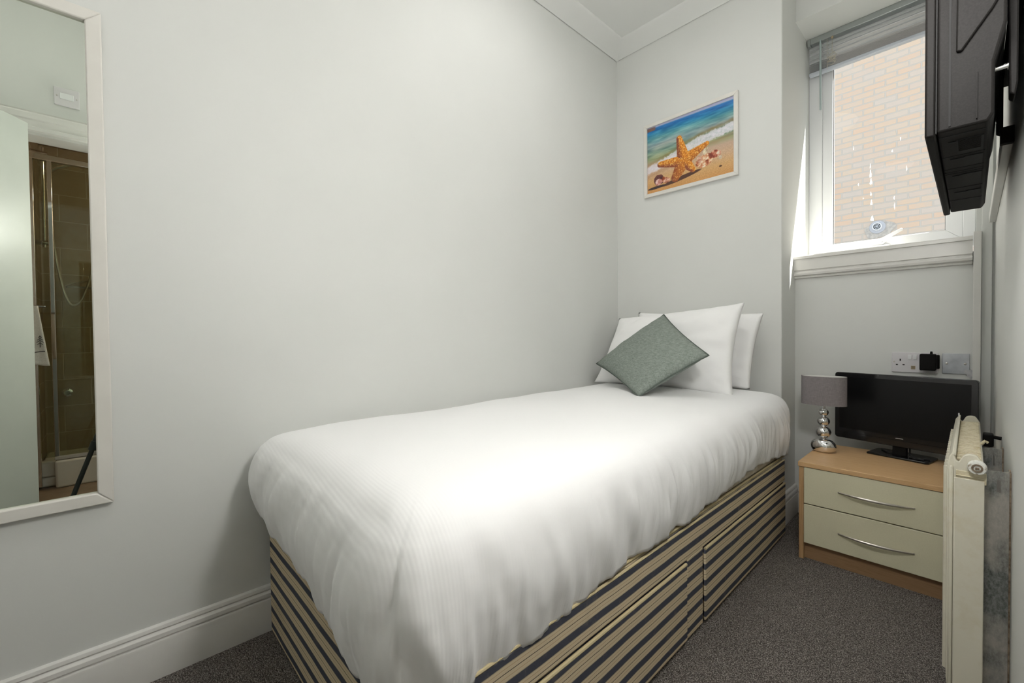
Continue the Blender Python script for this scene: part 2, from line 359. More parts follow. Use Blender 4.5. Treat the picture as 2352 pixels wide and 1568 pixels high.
# window sill with moulded apron
SP = [(YW, ZS), (Y2-.030, ZS), (Y2-.033, ZS-.004), (Y2-.033, ZS-.016), (Y2-.024, ZS-.018), (Y2-.024, ZS-.070), (Y2-.016, ZS-.073), (Y2-.016, ZS-.078),
      (Y2-.024, ZS-.080), (Y2-.029, ZS-.087), (Y2-.026, ZS-.096), (Y2-.014, ZS-.100), (Y2-.017, ZS-.103), (Y2-.015, ZS-.109), (Y2, ZS-.111), (Y2, ZS-.06), (YW, ZS-.06)]
struct(MB().prism(SP, 0, W1, 1.503).build('trim_2', 'gloss', smooth=25))
# boxed pipe strip in the corner beside the sill
struct(B(((1.505,Y2-.028,0),(1.527,Y2,1.300))).build('trim_3', 'gloss', bev=.002))
struct(B(((1.527,Y2-.010,.45),(1.556,Y2,2.45))).build('trim_4', 'wall', bev=.002))

# ------------------------------------------------------------------ window_1
wr = sroot('window_1', (1.2, YW, ZS))
X0, X1, Z0, Z1 = W1, 1.512, ZS, ZSO
f1 = MB(); o_ = .060
f1.box((X0,YW,Z0),(X0+o_,YW+.06,Z1)).box((X1-.040,YW,Z0),(X1,YW+.06,Z1)).box((X0+o_,YW,Z0),(X1-.040,YW+.06,Z0+.035)).box((X0+o_,YW,Z1-.06),(X1-.040,YW+.06,Z1))
f1.build('window_frame', 'upvc', wr, bev=.003)
sx0, sx1, sz0, sz1 = X0+o_, X1-.040, Z0+.035, Z1-.06; g = .044
gx0, gx1, gz0, gz1 = sx0+g, sx1-.055, 1.368, sz1-g
f2 = MB()
f2.prism([(sx0,sz0),(sx1,sz0),(gx1,gz0),(gx0,gz0)], 1, YW+.006, YW+.05)
f2.prism([(sx0,sz1),(gx0,gz1),(gx1,gz1),(sx1,sz1)], 1, YW+.006, YW+.05)
f2.prism([(sx0,sz0),(gx0,gz0),(gx0,gz1),(sx0,sz1)], 1, YW+.006, YW+.05)
f2.prism([(sx1,sz0),(sx1,sz1),(gx1,gz1),(gx1,gz0)], 1, YW+.006, YW+.05)
sash = f2.build('sash', 'upvc', wr, bev=.002)
gk = MB(); e = .003
gk.box((gx0-e,YW+.022,gz0-e),(gx0+.002,YW+.030,gz1+e)).box((gx1-.002,YW+.022,gz0-e),(gx1+e,YW+.030,gz1+e)).box((gx0,YW+.022,gz0-e),(gx1,YW+.030,gz0+.002))
gk.build('glazing_gasket', 'dark_hole', sash)
B(((gx0,YW+.026,gz0),(gx1,YW+.030,gz1))).build('glass_pane', 'glass', wr)
# handle on the bottom rail of the sash
hx, hz = 1.196, 1.352
h = MB(); h.lathe([(.004,YW-.010),(.014,YW-.010),(.016,YW-.004),(.016,YW+.006)], (hx,0,hz), 1, 28)
hb = h.build('handle', 'upvc', wr)
l = MB(); d = Vector((.088,-.012,.044)); st = Vector((hx-.012,YW-.014,hz-.002)); nrm = Vector((-d.z,0,d.x)).normalized()*.0075
pts = [st+nrm*1.2, st-nrm*1.2, st+d-nrm*.8, st+d*1.03, st+d+nrm*.8]
l.add([p+Vector((0,-.006,0)) for p in pts]+[p+Vector((0,.006,0)) for p in pts], [(0,1,2,3,4),(9,8,7,6,5)]+[(i,(i+1)%5,5+(i+1)%5,5+i) for i in range(5)])
l.build('lever', 'upvc', hb, bev=.002)
MB().lathe([(.001,YW-.018),(.007,YW-.018),(.007,YW-.010)], (hx,0,hz), 1, 20).build('lever_screw', 'plate_steel', hb)
B(((hx-.045,YW-.006,hz-.030),(hx+.03,YW+.006,hz-.018))).build('keep_plate', 'upvc', hb, bev=.002)
# dried paint runs on the glass
sp = MB()
for (px_, pz_, a_, b__) in [(1.148,1.70,.004,.020),(1.150,1.66,.005,.016),(1.150,1.60,.003,.010),(1.152,1.555,.004,.013),(1.155,1.475,.006,.013),(1.240,1.52,.002,.016),(1.238,1.56,.002,.009),(1.283,1.69,.002,.012),(1.385,1.60,.0025,.016),(1.10,1.66,.002,.007),(1.23,1.79,.003,.006),(1.26,1.84,.002,.008),(1.08,1.85,.0015,.010),(1.12,1.585,.002,.003),(1.147,1.74,.002,.012)]:
    k = 9; off = len(sp.v); vs = []
    for yy in (YW+.0243, YW+.0260):
        for j in range(k):
            t = 2*math.pi*j/k; rr = 1+.35*math.sin(3*t+px_*90); vs.append((px_+a_*rr*math.cos(t), yy, pz_+b__*rr*math.sin(t)))
    sp.add(vs, [tuple(range(k-1,-1,-1)), tuple(range(k,2*k))]+[(i,(i+1)%k,k+(i+1)%k,k+i) for i in range(k)])
sp.build('paint_splashes', 'splash', wr, label='white paint flecks dried on the glass')

# ------------------------------------------------------------------ venetian blind
bx0, bx1, by = .897, 1.506, 2.752
bl = thing('venetian_blind', 'grey metal venetian blind drawn up at the top of the window', 'blind', (1.2, by, 2.26))
hr = B(((bx0+.012,by-.016,2.421),(bx1-.012,by+.016,2.4515))).build('headrail', 'slat_dark', bl, bev=.003)
for xa in (bx0, bx1-.014): B(((xa,by-.018,2.417),(xa+.014,by+.018,2.4518))).build('end_cap', 'slat_dark', bl, bev=.002)
def slat(z, tilt, x0=bx0+.008, x1=bx1-.008):
    s_ = MB(); n = 6; top = []; bot = []
    for i in range(n+1):
        t = -1+2*i/n; yy = t*.0125; zz = .0022*(1-t*t)
        Y = by+yy*math.cos(tilt)-zz*math.sin(tilt); Z = z+yy*math.sin(tilt)+zz*math.cos(tilt); top.append((Y, Z+.0003)); bot.append((Y, Z-.0003))
    s_.prism(top+bot[::-1], 0, x0, x1); return s_.build('slat', 'slat', bl, smooth=60)
for i in range(5): slat(2.402-i*.0205, .05-.02*i)
for i in range(9): slat(2.3115-i*.0041, .03+random.uniform(-.04,.04))
B(((bx0+.006,by-.013,2.258),(bx1-.006,by+.013,2.275))).build('bottom_rail', 'bottomrail', bl, bev=.003)
for xx in (bx0+.085, bx1-.085):
    lc = MB()
    for yy in (by-.0145, by+.0145): lc.tube([(xx,yy,2.42),(xx,yy,2.262)], .0008, 6)
    lc.build('ladder_cord', 'cord', bl)
MB().tube([(.955,by-.026,2.425),(.956,by-.026,2.40),(.9575,by-.0265,2.06)], [.002,.0045,.0045], 8).build('tilt_wand', 'clearplastic', bl)
cp = MB(); pts = [(1.005,by-.021,2.42),(1.005,by-.022,2.36)]
for i in range(46):
    a = i*.95; pts.append((1.005+.017*math.sin(a*1.0)+random.uniform(-.005,.005), by-.026+.006*math.cos(a*1.7), 2.325-.0009*i+.012*math.sin(a*.7+1)))
cp.tube(pts, .0011, 6); cp.build('pull_cord', 'cord', bl)
MB().lathe([(.002,0),(.006,.003),(.006,.010),(.002,.014)], (1.005,by-.022,2.405), 2, 14).build('cord_lock', 'brass', bl)

# ------------------------------------------------------------------ outside: yard, brick building
YBW = 7.4
g_ = B(((-9,YW+.13,-3.0),(10,YBW+4,-2.9))).build('courtyard_ground', 'concrete'); struct(g_)
bw = B(((-8,YBW,-2.9),(9,YBW+.3,8.5))).build('brick_building', 'brick'); tag(bw, 'pale brick wall of the neighbouring building outside the window', 'building')
fx, fz = .648, 2.262
fr = thing('boiler_flue', 'round grey flue terminal on the brick wall outside', 'flue', (fx, YBW, fz))
pt = MB(); k = 28; vs = []
for yy in (YBW-.006, YBW-.0005):
    for j in range(k):
        t = 2*math.pi*j/k; r_ = .115+.012*math.sin(2*t+.6)+.010*math.sin(5*t); vs.append((fx+.02+r_*1.25*math.cos(t), yy, fz-.035+r_*math.sin(t)))
pt.add(vs, [tuple(range(k-1,-1,-1)), tuple(range(k,2*k))]+[(i,(i+1)%k,k+(i+1)%k,k+i) for i in range(k)]); pt.build('mortar_collar', 'mortar_patch', fr)
MB().lathe([(.082,YBW),(.085,YBW-.006),(.080,YBW-.018),(.048,YBW-.020)], (fx,0,fz), 1, 40).build('wall_plate', 'flue', fr)
MB().lathe([(.048,YBW-.01),(.048,YBW-.06),(.042,YBW-.06),(.042,YBW-.02)], (fx,0,fz), 1, 40).build('terminal_pipe', 'upvc', fr)
gr = MB()
for r_ in (.012,.026,.039): gr.tube([(fx+r_*math.cos(a*math.pi/12), YBW-.062, fz+r_*math.sin(a*math.pi/12)) for a in range(25)], .003, 6)
for a in range(6): gr.tube([(fx,YBW-.062,fz),(fx+.042*math.cos(a*math.pi/3),YBW-.062,fz+.042*math.sin(a*math.pi/3))], .0025, 6)
gr.build('grille', 'plate_steel', fr)

# ------------------------------------------------------------------ divan bed
BX0, BX1, BY0, BY1, BZ = .034, .938, .347, 2.186, .345
dv = thing('divan_base', 'striped ticking divan bed base with two drawer fronts, standing on the carpet', 'bed base', ((BX0+BX1)/2, (BY0+BY1)/2, 0))
bd = MB(); bd.box((BX0,BY0,.012),(BX1-.006,BY1,BZ)); bd.build('base_body', 'ticking', dv, bev=.010, seg=3)
# side rail face and posts stand proud of the drawer recesses
rl = MB(); rl.box((BX1-.008,BY0+.004,.250),(BX1,BY1-.004,BZ-.006)).box((BX1-.008,1.224,.014),(BX1,1.328,.250)); rl.box((BX1-.008,BY0+.004,.014),(BX1,.405,.250))
rl.build('side_rail', 'ticking', dv, bev=.002)
for (a, b) in ((.413,1.216), (1.337,BY1-.006)):
    dr = B(((BX1-.004,a,.016),(BX1+.004,b,.238))).build('drawer_front', 'ticking', dv, bev=.004)
    MB().tube([(BX1+.001,a+.004,.240),(BX1+.001,(a+b)/2,.2405),(BX1+.001,b-.004,.240)], .0045, 8).build('piping', 'piping', dr)
MB().tube([(BX1-.002,BY0+.01,BZ-.002),(BX1-.002,BY1-.01,BZ-.002)], .0035, 8).build('top_piping', 'piping', dv)
MB().tube([(BX0+.01,BY0+.002,BZ-.002),(BX1-.01,BY0+.002,BZ-.002)], .0035, 8).build('top_piping', 'piping', dv)
for (xx, yy) in ((.12,.45),(.85,.45),(.12,2.08),(.85,2.08)):
    MB().lathe([(.018,0),(.02,.004),(.02,.014)], (xx,yy,0), 2, 20).build('glide', 'wool', dv)
mt = thing('mattress', 'cream quilted mattress on the divan, mostly hidden by the white duvet', 'mattress', (.486, 1.26, BZ))
B(((BX0+.012,BY0+.008,BZ),(BX1-.012,2.235,BZ+.195))).build('mattress_body', 'mattress', mt, bev=.025, seg=4)
for zz in (BZ+.006, BZ+.19):
    MB().tube([(BX0+.02,BY0+.008,zz),(BX1-.020,BY0+.008,zz),(BX1-.012,BY0+.016,zz),(BX1-.012,2.225,zz)], .004, 8).build('edge_tape', 'piping', mt)

# duvet: a lofted shell of rings from hem to the crown
def lerp_tab(tab, t):
    if t <= tab[0][0]: return tab[0][1]
    for (a, va), (b, vb) in zip(tab, tab[1:]):
        if t <= b: 
            s_ = (t-a)/(b-a); s_ = s_*s_*(3-2*s_); return va+(vb-va)*s_
    return tab[-1][1]
DX0, DX1, DYa, DYb = .004, .962, .288, 2.262
def outline(n):
    rad = {'fl': .075, 'fr': .13, 'hr': .05, 'hl': .04}; pts = []
    def arc(cx, cy, r, a0, a1, k=40): 
        for i in range(k): 
            a = a0+(a1-a0)*i/k; pts.append(Vector((cx+r*math.cos(a), cy+r*math.sin(a), 0)))
    def seg(a, b, k): 
        for i in range(k): pts.append(Vector(a).lerp(Vector(b), i/k))
    hp = math.pi/2
    arc(DX0+rad['fl'], DYa+rad['fl'], rad['fl'], -2*hp, -hp, 14)
    seg((DX0+rad['fl'],DYa,0), (DX1-rad['fr'],DYa,0), 90)
    arc(DX1-rad['fr'], DYa+rad['fr'], rad['fr'], -hp, 0, 30)
    seg((DX1,DYa+rad['fr'],0), (DX1,DYb-rad['hr'],0), 300)
    arc(DX1-rad['hr'], DYb-rad['hr'], rad['hr'], 0, hp, 16)
    seg((DX1-rad['hr'],DYb,0), (DX0+rad['hl'],DYb,0), 60)
    arc(DX0+rad['hl'], DYb-rad['hl'], rad['hl'], hp, 2*hp, 10)
    seg((DX0,DYb-rad['hl'],0), (DX0,DYa+rad['fl'],0), 240)
    return pts
OL = outline(0); NN = len(OL)
HEM_R = [(.44,.335),(.6,.337),(.9,.360),(1.15,.362),(1.41,.374),(1.73,.394),(1.99,.384),(2.2,.362),(2.27,.355)]
HEM_F = [(.06,.388),(.38,.358),(.57,.328),(.75,.292),(.95,.285)]
NRM = []
for i in range(NN):
    t = (OL[(i+1)%NN]-OL[i-1]).normalized(); NRM.append(Vector((t.y, -t.x, 0)))
def hemz(p):
    if p.x < .02 or p.y > 2.25: return .40
    wR = max(0, min(1, (p.y-.30)/.14))*(1 if p.x > .8 else 0); wR = wR*wR*(3-2*wR)
    z = lerp_tab(HEM_F, p.x)*(1-wR)+lerp_tab(HEM_R, p.y)*wR
    return z + .008*mn.noise(Vector((p.x*12, p.y*12, 3)))+.003*mn.noise(Vector((p.x*34, p.y*34, 9)))
PR = [(.022,0),(.012,.13),(.004,.27),(0,.42),(.001,.54),(.006,.65),(.014,.75),(.025,.83),(.040,.895)]
def shell():
    s_ = MB(); rows = []
    K = 30
    for k in range(K+1):
        tt = k/K; row = []
        # interpolate profile
        q = tt*(len(PR)-1); i0 = min(int(q), len(PR)-2); fr_ = q-i0
        ins = PR[i0][0]*(1-fr_)+PR[i0+1][0]*fr_; hh = PR[i0][1]*(1-fr_)+PR[i0+1][1]*fr_
        for i, p in enumerate(OL):
            hz_ = hemz(p); fr2 = max(0, min(1, (.55-p.y)/.2))
            zt = .632-(.012*math.exp(-((p.y-.93)/.15)**2) if p.x < .5 else 0)
            z = hz_+(zt-hz_)*hh
            fold = 0
            if p.x > .9 or p.y < .36:
                sarc = i*.006
                along = p.y if p.x > .9 else -p.x
                dpt = (1-hh)
                w1 = mn.noise(Vector((along*9+z*3.5, z*3, 1)))
                w2 = mn.noise(Vector((along*24+z*7, z*5, 5)))
                w3 = mn.noise(Vector((along*55+z*6, z*9, 8)))
                env = math.sin(min(1, (1-hh)*1.15)*math.pi*.62)
                edge = min(1, max(0, (p.x-.05)*6)) 
                fold = edge*(.011*w1+.010*w2*env+.005*w3*env*env)*(0.25+env)
            wallguard = 1 if p.x > .03 else 0
            pp = p - NRM[i]*ins*(1+.3*fr2) + NRM[i]*fold*wallguard
            if p.x <= .03: pp.x = max(pp.x, .004)
            # foot leans out a little with height
            row.append((max(pp.x, .004), pp.y, z))
        rows.append(row)
    # crown rings moving to the centre line
    def ztop(x, y):
        e1 = min(x, .95-x); crown = .012*min(1, max(0, e1)/.35)
        return .634+crown - (.010*math.exp(-((y-.93)/.15)**2)*max(0, 1-x/.25)) + .007*mn.noise(Vector((x*3.2, y*2.6, 2))) + .003*mn.noise(Vector((x*9, y*7, 4))) - .012*max(0, min(1, (.6-y)/.3))**2
    for k in range(1, 25):
        t = (k/24)**1.5; row = []
        for i, p in enumerate(OL):
            base = Vector(rows[K][i]); cx = .47; cy = min(max(p.y, .74), 1.80)
            if k == 24: cy = round(cy/.012)*.012
            q = Vector((base.x+(cx-base.x)*t, base.y+(cy-base.y)*t, 0)); dd_ = (q-Vector((base.x, base.y, 0))).length
            a_ = math.exp(-dd_/.035) if t < 1 else 0
            row.append((q.x, q.y, base.z*a_+ztop(q.x, q.y)*(1-a_)))
        rows.append(row)
    vs = [p for r in rows for p in r]; fs = []
    for k in range(len(rows)-1):
        for i in range(NN):
            j = (i+1)%NN; fs.append((k*NN+i, k*NN+j, (k+1)*NN+j, (k+1)*NN+i))
    s_.add(vs, fs)
    return s_
du = shell().build('duvet', 'duvet', None, smooth=180, merge=.0002)
so = du.modifiers.new('thickness', 'SOLIDIFY'); so.thickness = .006; so.offset = -1
tag(du, 'puffy white striped-weave duvet spread over the bed and hanging down its side', 'duvet')

# ------------------------------------------------------------------ pillows and cushion
def pillow(BL, BR, TR, TL, T, k=.08, seed=0, wr_=.006, n=44, pw=.5, back=.9):
    BL, BR, TR, TL = map(Vector, (BL, BR, TR, TL)); nr = (BR-BL).cross(TL-BL).normalized()   # faces the viewer
    s_ = MB()
    for side in (1, -1):
        def fn(a, b, side=side):
            u, v = a*2-1, b*2-1
            u2 = u*(1-k*(1-v*v)*abs(u)**3); v2 = v*(1-k*(1-u*u)*abs(v)**3); A, Bv = (u2+1)/2, (v2+1)/2
            p = BL*(1-A)*(1-Bv)+BR*A*(1-Bv)+TR*A*Bv+TL*(1-A)*Bv
            e_ = ((1-abs(u)**2.4)*(1-abs(v)**2.4)); t = T*(max(e_, 0)**pw)
            w_ = wr_*mn.noise(Vector((u*3+seed, v*3, seed*2)))*min(1, e_*3) + wr_*.6*mn.noise(Vector((u*8+seed, v*5, seed)))*min(1, e_*4)
            c_ = (abs(u*v))**3
            w_ += wr_*.7*c_*math.sin((u+v*side)*22+seed)*min(1, e_*6)
            return p + nr*side*(t*(1 if side > 0 else back)+w_)
        s_.grid(fn, n, n)
    return s_, (BL, BR, TR, TL, k)
p2, _ = pillow((.14,2.225,.645), (.80,2.165,.645), (.838,2.232,.998), (.172,2.262,1.030), .048, .045, 3, .011)
p2 = p2.build('pillow', 'pillow', merge=.0004, smooth=180); tag(p2, 'white pillow at the back, against the wall behind the front white pillow', 'pillow', 'white pillows propped at the head of the bed')
p1, _ = pillow((.055,1.985,.640), (.795,1.975,.628), (.790,2.132,1.047), (.112,2.150,.996), .074, .065, 9, .012)
p1 = p1.build('pillow', 'pillow', merge=.0004, smooth=180); tag(p1, 'white pillow in front, leaning with the grey-green cushion against it', 'pillow', 'white pillows propped at the head of the bed')
cc = thing('cushion', 'square sage grey woven cushion standing on one corner against the white pillows', 'cushion', (.42, 1.86, .66))
cor = [(.535,1.640,.640), (.768,1.790,.818), (.454,2.020,1.002), (.135,1.895,.750)]
cs, _ = pillow(*cor, .058, .055, 5, .003, 40)
cs.build('cushion_cover', 'cushion', cc, merge=.0004, smooth=180)
# piping round the seam
BLc, BRc, TRc, TLc = map(Vector, cor); loop = []
def edge(u, v, k=.055):
    u2 = u*(1-k*(1-v*v)*abs(u)**3); v2 = v*(1-k*(1-u*u)*abs(v)**3); A, Bv = (u2+1)/2, (v2+1)/2
    return BLc*(1-A)*(1-Bv)+BRc*A*(1-Bv)+TRc*A*Bv+TLc*(1-A)*Bv
q = [i/12-1 for i in range(24)]
loop = [edge(t,-1) for t in q]+[edge(1,t) for t in q]+[edge(-t,1) for t in q]+[edge(-1,-t) for t in q]+[edge(-1,-1)]
MB().tube(loop, .0030, 8).build('piping', 'cushion_pipe', cc)

# ------------------------------------------------------------------ picture
PX0, PX1, PZ0, PZ1 = .1903, .7037, 1.6929, 2.1101
pc = thing('framed_picture', 'white framed beach print of an orange starfish hanging on the wall over the pillows', 'picture', ((PX0+PX1)/2, Y1, PZ0))
pf = MB(); fw = .020
def mitre(x0, x1, z0, z1, ya, yb, fw):
    m_ = MB(); m_.prism([(x0,z0),(x1,z0),(x1-fw,z0+fw),(x0+fw,z0+fw)], 1, ya, yb); m_.prism([(x0,z1),(x0+fw,z1-fw),(x1-fw,z1-fw),(x1,z1)], 1, ya, yb)
    m_.prism([(x0,z0),(x0+fw,z0+fw),(x0+fw,z1-fw),(x0,z1)], 1, ya, yb); m_.prism([(x1,z0),(x1,z1),(x1-fw,z1-fw),(x1-fw,z0+fw)], 1, ya, yb); return m_
mitre(PX0, PX1, PZ0, PZ1, Y1-.018, Y1, fw).build('frame', 'frame_white', pc, bev=.0015)
def print_mesh():
    nx, nz = 300, 236; x0, x1, z0, z1 = PX0+fw-.001, PX1-fw+.001, PZ0+fw-.001, PZ1-fw+.001
    u = np.linspace(0,1,nx+1); v = np.linspace(0,1,nz+1); Ug, Vg = np.meshgrid(u, v)       # v=0 bottom
    rng = np.random.RandomState(4)
    def vn(fu, fv, seed, oct_=3):
        r = np.random.RandomState(seed); out = np.zeros_like(Ug); amp = 1; tot = 0
        for o in range(oct_):
            a, b = int(fu*2**o)+2, int(fv*2**o)+2; gmat = r.rand(b+1, a+1)
            X = Ug*(a-.001); Y = Vg*(b-.001); xi = X.astype(int); yi = Y.astype(int); fx_ = X-xi; fy_ = Y-yi; fx_ = fx_*fx_*(3-2*fx_); fy_ = fy_*fy_*(3-2*fy_)
            out += amp*((gmat[yi,xi]*(1-fx_)+gmat[yi,xi+1]*fx_)*(1-fy_)+(gmat[yi+1,xi]*(1-fx_)+gmat[yi+1,xi+1]*fx_)*fy_); tot += amp; amp *= .55
        return out/tot
    def C(*c): return np.array(c)/255.
    def sm(a, b, x): t = np.clip((x-a)/(b-a), 0, 1); return t*t*(3-2*t)
    asp = (x1-x0)/(z1-z0)
    img = np.zeros((nz+1, nx+1, 3))
    # horizon dips slightly: sky, deep blue, turquoise, grey-green shallows, sand
    tilt = Vg + .02*(Ug-.5)
    stops = [(0,C(206,150,88)),(.16,C(212,168,112)),(.30,C(206,172,138)),(.42,C(196,168,146)),(.50,C(150,160,118)),(.60,C(128,156,140)),(.70,C(140,158,160)),(.80,C(96,158,164)),(.88,C(44,134,176)),(.945,C(22,104,176)),(.962,C(60,130,190)),(.972,C(170,178,205)),(1.0,C(176,176,210))]
    for i in range(3): img[...,i] = np.interp(tilt, [s_[0] for s_ in stops], [s_[1][i] for s_ in stops])
    n1 = vn(6, 40, 1, 4); n2 = vn(4, 18, 2, 3); sea = sm(.46,.54,tilt)*(1-sm(.93,.96,tilt))
    img += (sea*(n1-.5)*.34)[...,None]*np.array([1,.9,.8])
    img += (sea*(n2-.5)*.20)[...,None]*np.array([1.2,.6,.2])
    sandn = rng.rand(nz+1, nx+1); img += ((1-sm(.38,.46,tilt))*(sandn-.5)*.14)[...,None]
    # low rocks at the horizon, left
    rk = sm(.13,.10,Ug+.02*n1)*(np.abs(tilt-.955)<.025); img = img*(1-rk[...,None])+C(120,92,84)*rk[...,None]
    # dark wave face and foam line
    nf = vn(14,3,5); nfine = vn(60,60,7); fc = np.interp(Ug, [0,.15,.3,.45,.6,.8,1], [.355,.40,.44,.50,.545,.575,.62]) + .035*(nf-.5)
    dk = np.exp(-((Vg-fc-.085)/.026)**2)*(.2+1.1*vn(9,5,6))*sm(.1,.6,Ug*.7+.3); img = img*(1-.65*dk[...,None])+C(134,102,46)*.65*dk[...,None]
    fo = np.clip(sm(.075,.045,np.abs(Vg-fc)+.05*(nfine-.5)+.03*(vn(22,22,8)-.5))*(.75+.5*(nfine-.3)),0,1); img = img*(1-fo[...,None])+C(232,228,236)*fo[...,None]
    wet = np.exp(-((Vg-fc+.10)/.03)**2)*.35; img = img*(1-wet[...,None])+C(172,128,96)*wet[...,None]
    # long shadow and dark pebbles
    X = Ug*asp; Y = Vg
    def ell(cx, cy, a, b, ang=0):
        dx, dy = X-cx*asp, Y-cy; c_, s_ = math.cos(ang), math.sin(ang); return ((dx*c_+dy*s_)/a)**2+((-dx*s_+dy*c_)/b)**2
    def put(mask, col): 
        nonlocal img; mask = np.clip(mask,0,1)[...,None]; img = img*(1-mask)+col*mask
    put(sm(1.15,.8,ell(.42,.115,.30,.030,.16)), C(84,52,40)); put(sm(1.2,.8,ell(.12,.075,.14,.020,.05)), C(60,44,46))
    put(sm(1.2,.8,ell(.86,.13,.02,.012)), C(90,60,40))
    # shells
    sh = vn(30,26,11); s2 = vn(16,14,12)
    def blob(cx, cy, a, b, ang, pal, seed_n, edge=.25):
        e_ = ell(cx, cy, a, b, ang)+edge*(seed_n-.5)*2; mk = sm(1.08,.92,e_)
        t_ = np.clip((sh-.25)/.5, 0, 1); c_ = np.zeros_like(img)
        for q_ in range(3): c_[...,q_] = np.interp(t_, np.linspace(0,1,len(pal)), [p_[q_] for p_ in pal])
        put(mk, c_)
    blob(.69,.265,.125,.085,.25, [C(140,66,40),C(206,128,86),C(236,206,170),C(244,232,210)], s2)
    blob(.70,.40,.030,.060,-.35, [C(176,150,120),C(226,212,180),C(240,232,208)], s2)
    blob(.80,.315,.060,.055,.3, [C(120,48,34),C(178,90,64),C(232,190,160)], s2); blob(.845,.31,.028,.038,.0, [C(110,50,40),C(200,120,90),C(236,220,200)], s2)
    blob(.635,.30,.035,.050,.2, [C(190,120,90),C(240,220,200)], s2); blob(.86,.25,.024,.028,.0, [C(190,170,140),C(232,222,204)], s2)
    blob(.155,.175,.080,.080,.1, [C(52,30,36),C(92,52,52),C(120,70,60)], s2, .4); blob(.235,.15,.075,.040,-.35, [C(120,56,40),C(200,130,100),C(230,190,170)], s2, .4)
    blob(.150,.145,.055,.048,.1, [C(176,96,80),C(216,164,156),C(240,214,206)], s2, .3); blob(.205,.18,.03,.028,0, [C(120,44,24),C(180,90,50)], s2, .3)
    # starfish: five tapered arms with a bumpy skin
    cen = (.455, .350); arms = [((.400,.690), .100,.040), ((.715,.490), .098,.032), ((.165,.400), .088,.042), ((.355,.145), .105,.062), ((.560,.190), .085,.040)]
    dmin = np.full_like(Ug, 9.); shade = np.zeros_like(Ug)
    for (tx, ty), ra, rb in arms:
        ax_, ay = cen[0]*asp, cen[1]; bx_, by_ = tx*asp, ty; dx, dy = bx_-ax_, by_-ay; L2 = dx*dx+dy*dy
        t = np.clip(((X-ax_)*dx+(Y-ay)*dy)/L2, 0, 1); rad = ra*(1-t)+rb*t; ddx, ddy = X-(ax_+t*dx), Y-(ay+t*dy)
        dd = np.sqrt(ddx**2+ddy**2)/rad; side = (ddx*.75+ddy*.55)/rad
        up = dd < dmin; dmin = np.where(up, dd, dmin); shade = np.where(up, side, shade)
    body = sm(1.06,.97,dmin); bumps = vn(105,84,21,1); tone = sm(-.55,.15,shade+.25*(bumps-.5))
    low = sm(.40,.16,Vg+.5*(Ug-.45)*0)*.55; tone = tone*(1-low*sm(.56,.44,Ug))
    dark, lit = C(140,70,42), C(224,140,36)
    colr = dark*(1-tone[...,None])+lit*tone[...,None]; hl = sm(.62,.80,bumps)*(.35+.65*tone); colr = colr*(1-hl[...,None]*.75)+C(250,214,130)*hl[...,None]*.75
    dk2 = sm(.35,.2,bumps)*.4; colr = colr*(1-dk2[...,None])+C(140,62,20)*dk2[...,None]
    img = img*(1-body[...,None])+colr*body[...,None]
    img = np.clip(img, 0.01, .97)
    lin = np.where(img <= .04045, img/12.92, ((img+.055)/1.055)**2.4)
    org = Vector(pc['_o']); yy = Y1-.010
    xs = x0+(x1-x0)*Ug-org.x; zs_ = z0+(z1-z0)*Vg-org.z
    verts = np.stack([xs, np.full_like(xs, yy-org.y), zs_], -1).reshape(-1,3)
    idx = np.arange((nx+1)*(nz+1)).reshape(nz+1, nx+1)
    faces = np.stack([idx[:-1,:-1], idx[:-1,1:], idx[1:,1:], idx[1:,:-1]], -1).reshape(-1,4)
    me = bpy.data.meshes.new('print'); me.from_pydata(verts.tolist(), [], faces.tolist()); me.update()
    ca = me.color_attributes.new('ink', 'FLOAT_COLOR', 'POINT'); buf = np.ones(((nx+1)*(nz+1), 4), dtype=np.float32); buf[:,:3] = lin.reshape(-1,3); ca.data.foreach_set('color', buf.ravel())
    mm = mat('printed_beach_scene', (.5,.5,.5), .35); at = N(mm, 'ShaderNodeVertexColor'); at.layer_name = 'ink'; LK(mm, at.outputs['Color'], bsdf(mm).inputs['Base Color'])
    me.materials.append(mm); o = bpy.data.objects.new('print', me); COL.objects.link(o); o.parent = pc
print_mesh()
B(((PX0+.015,Y1-.009,PZ0+.015),(PX1-.015,Y1-.001,PZ1-.015))).build('backing_board', 'oak_side', pc)

# ------------------------------------------------------------------ wall mirror
MY0, MY1, MZ0, MZ1, mf = -.46, .003, .500, 1.720, .030
mr = thing('wall_mirror', 'tall white framed mirror hanging on the left wall', 'mirror', (0, (MY0+MY1)/2, MZ0))
m_ = MB()
for poly in ([(MY0,MZ0),(MY1,MZ0),(MY1-mf,MZ0+mf),(MY0+mf,MZ0+mf)], [(MY0,MZ1),(MY0+mf,MZ1-mf),(MY1-mf,MZ1-mf),(MY1,MZ1)], [(MY0,MZ0),(MY0+mf,MZ0+mf),(MY0+mf,MZ1-mf),(MY0,MZ1)], [(MY1,MZ0),(MY1,MZ1),(MY1-mf,MZ1-mf),(MY1-mf,MZ0+mf)]):
    m_.prism(poly, 0, .001, .021)
m_.build('frame', 'frame_white', mr, bev=.003)
B(((.001,MY0+.02,MZ0+.02),(.0045,MY1-.02,MZ1-.02))).build('backing', 'wool', mr)
B(((.0045,MY0+.022,MZ0+.022),(.0095,MY1-.022,MZ1-.022))).build('mirror_glass', 'mirror', mr)

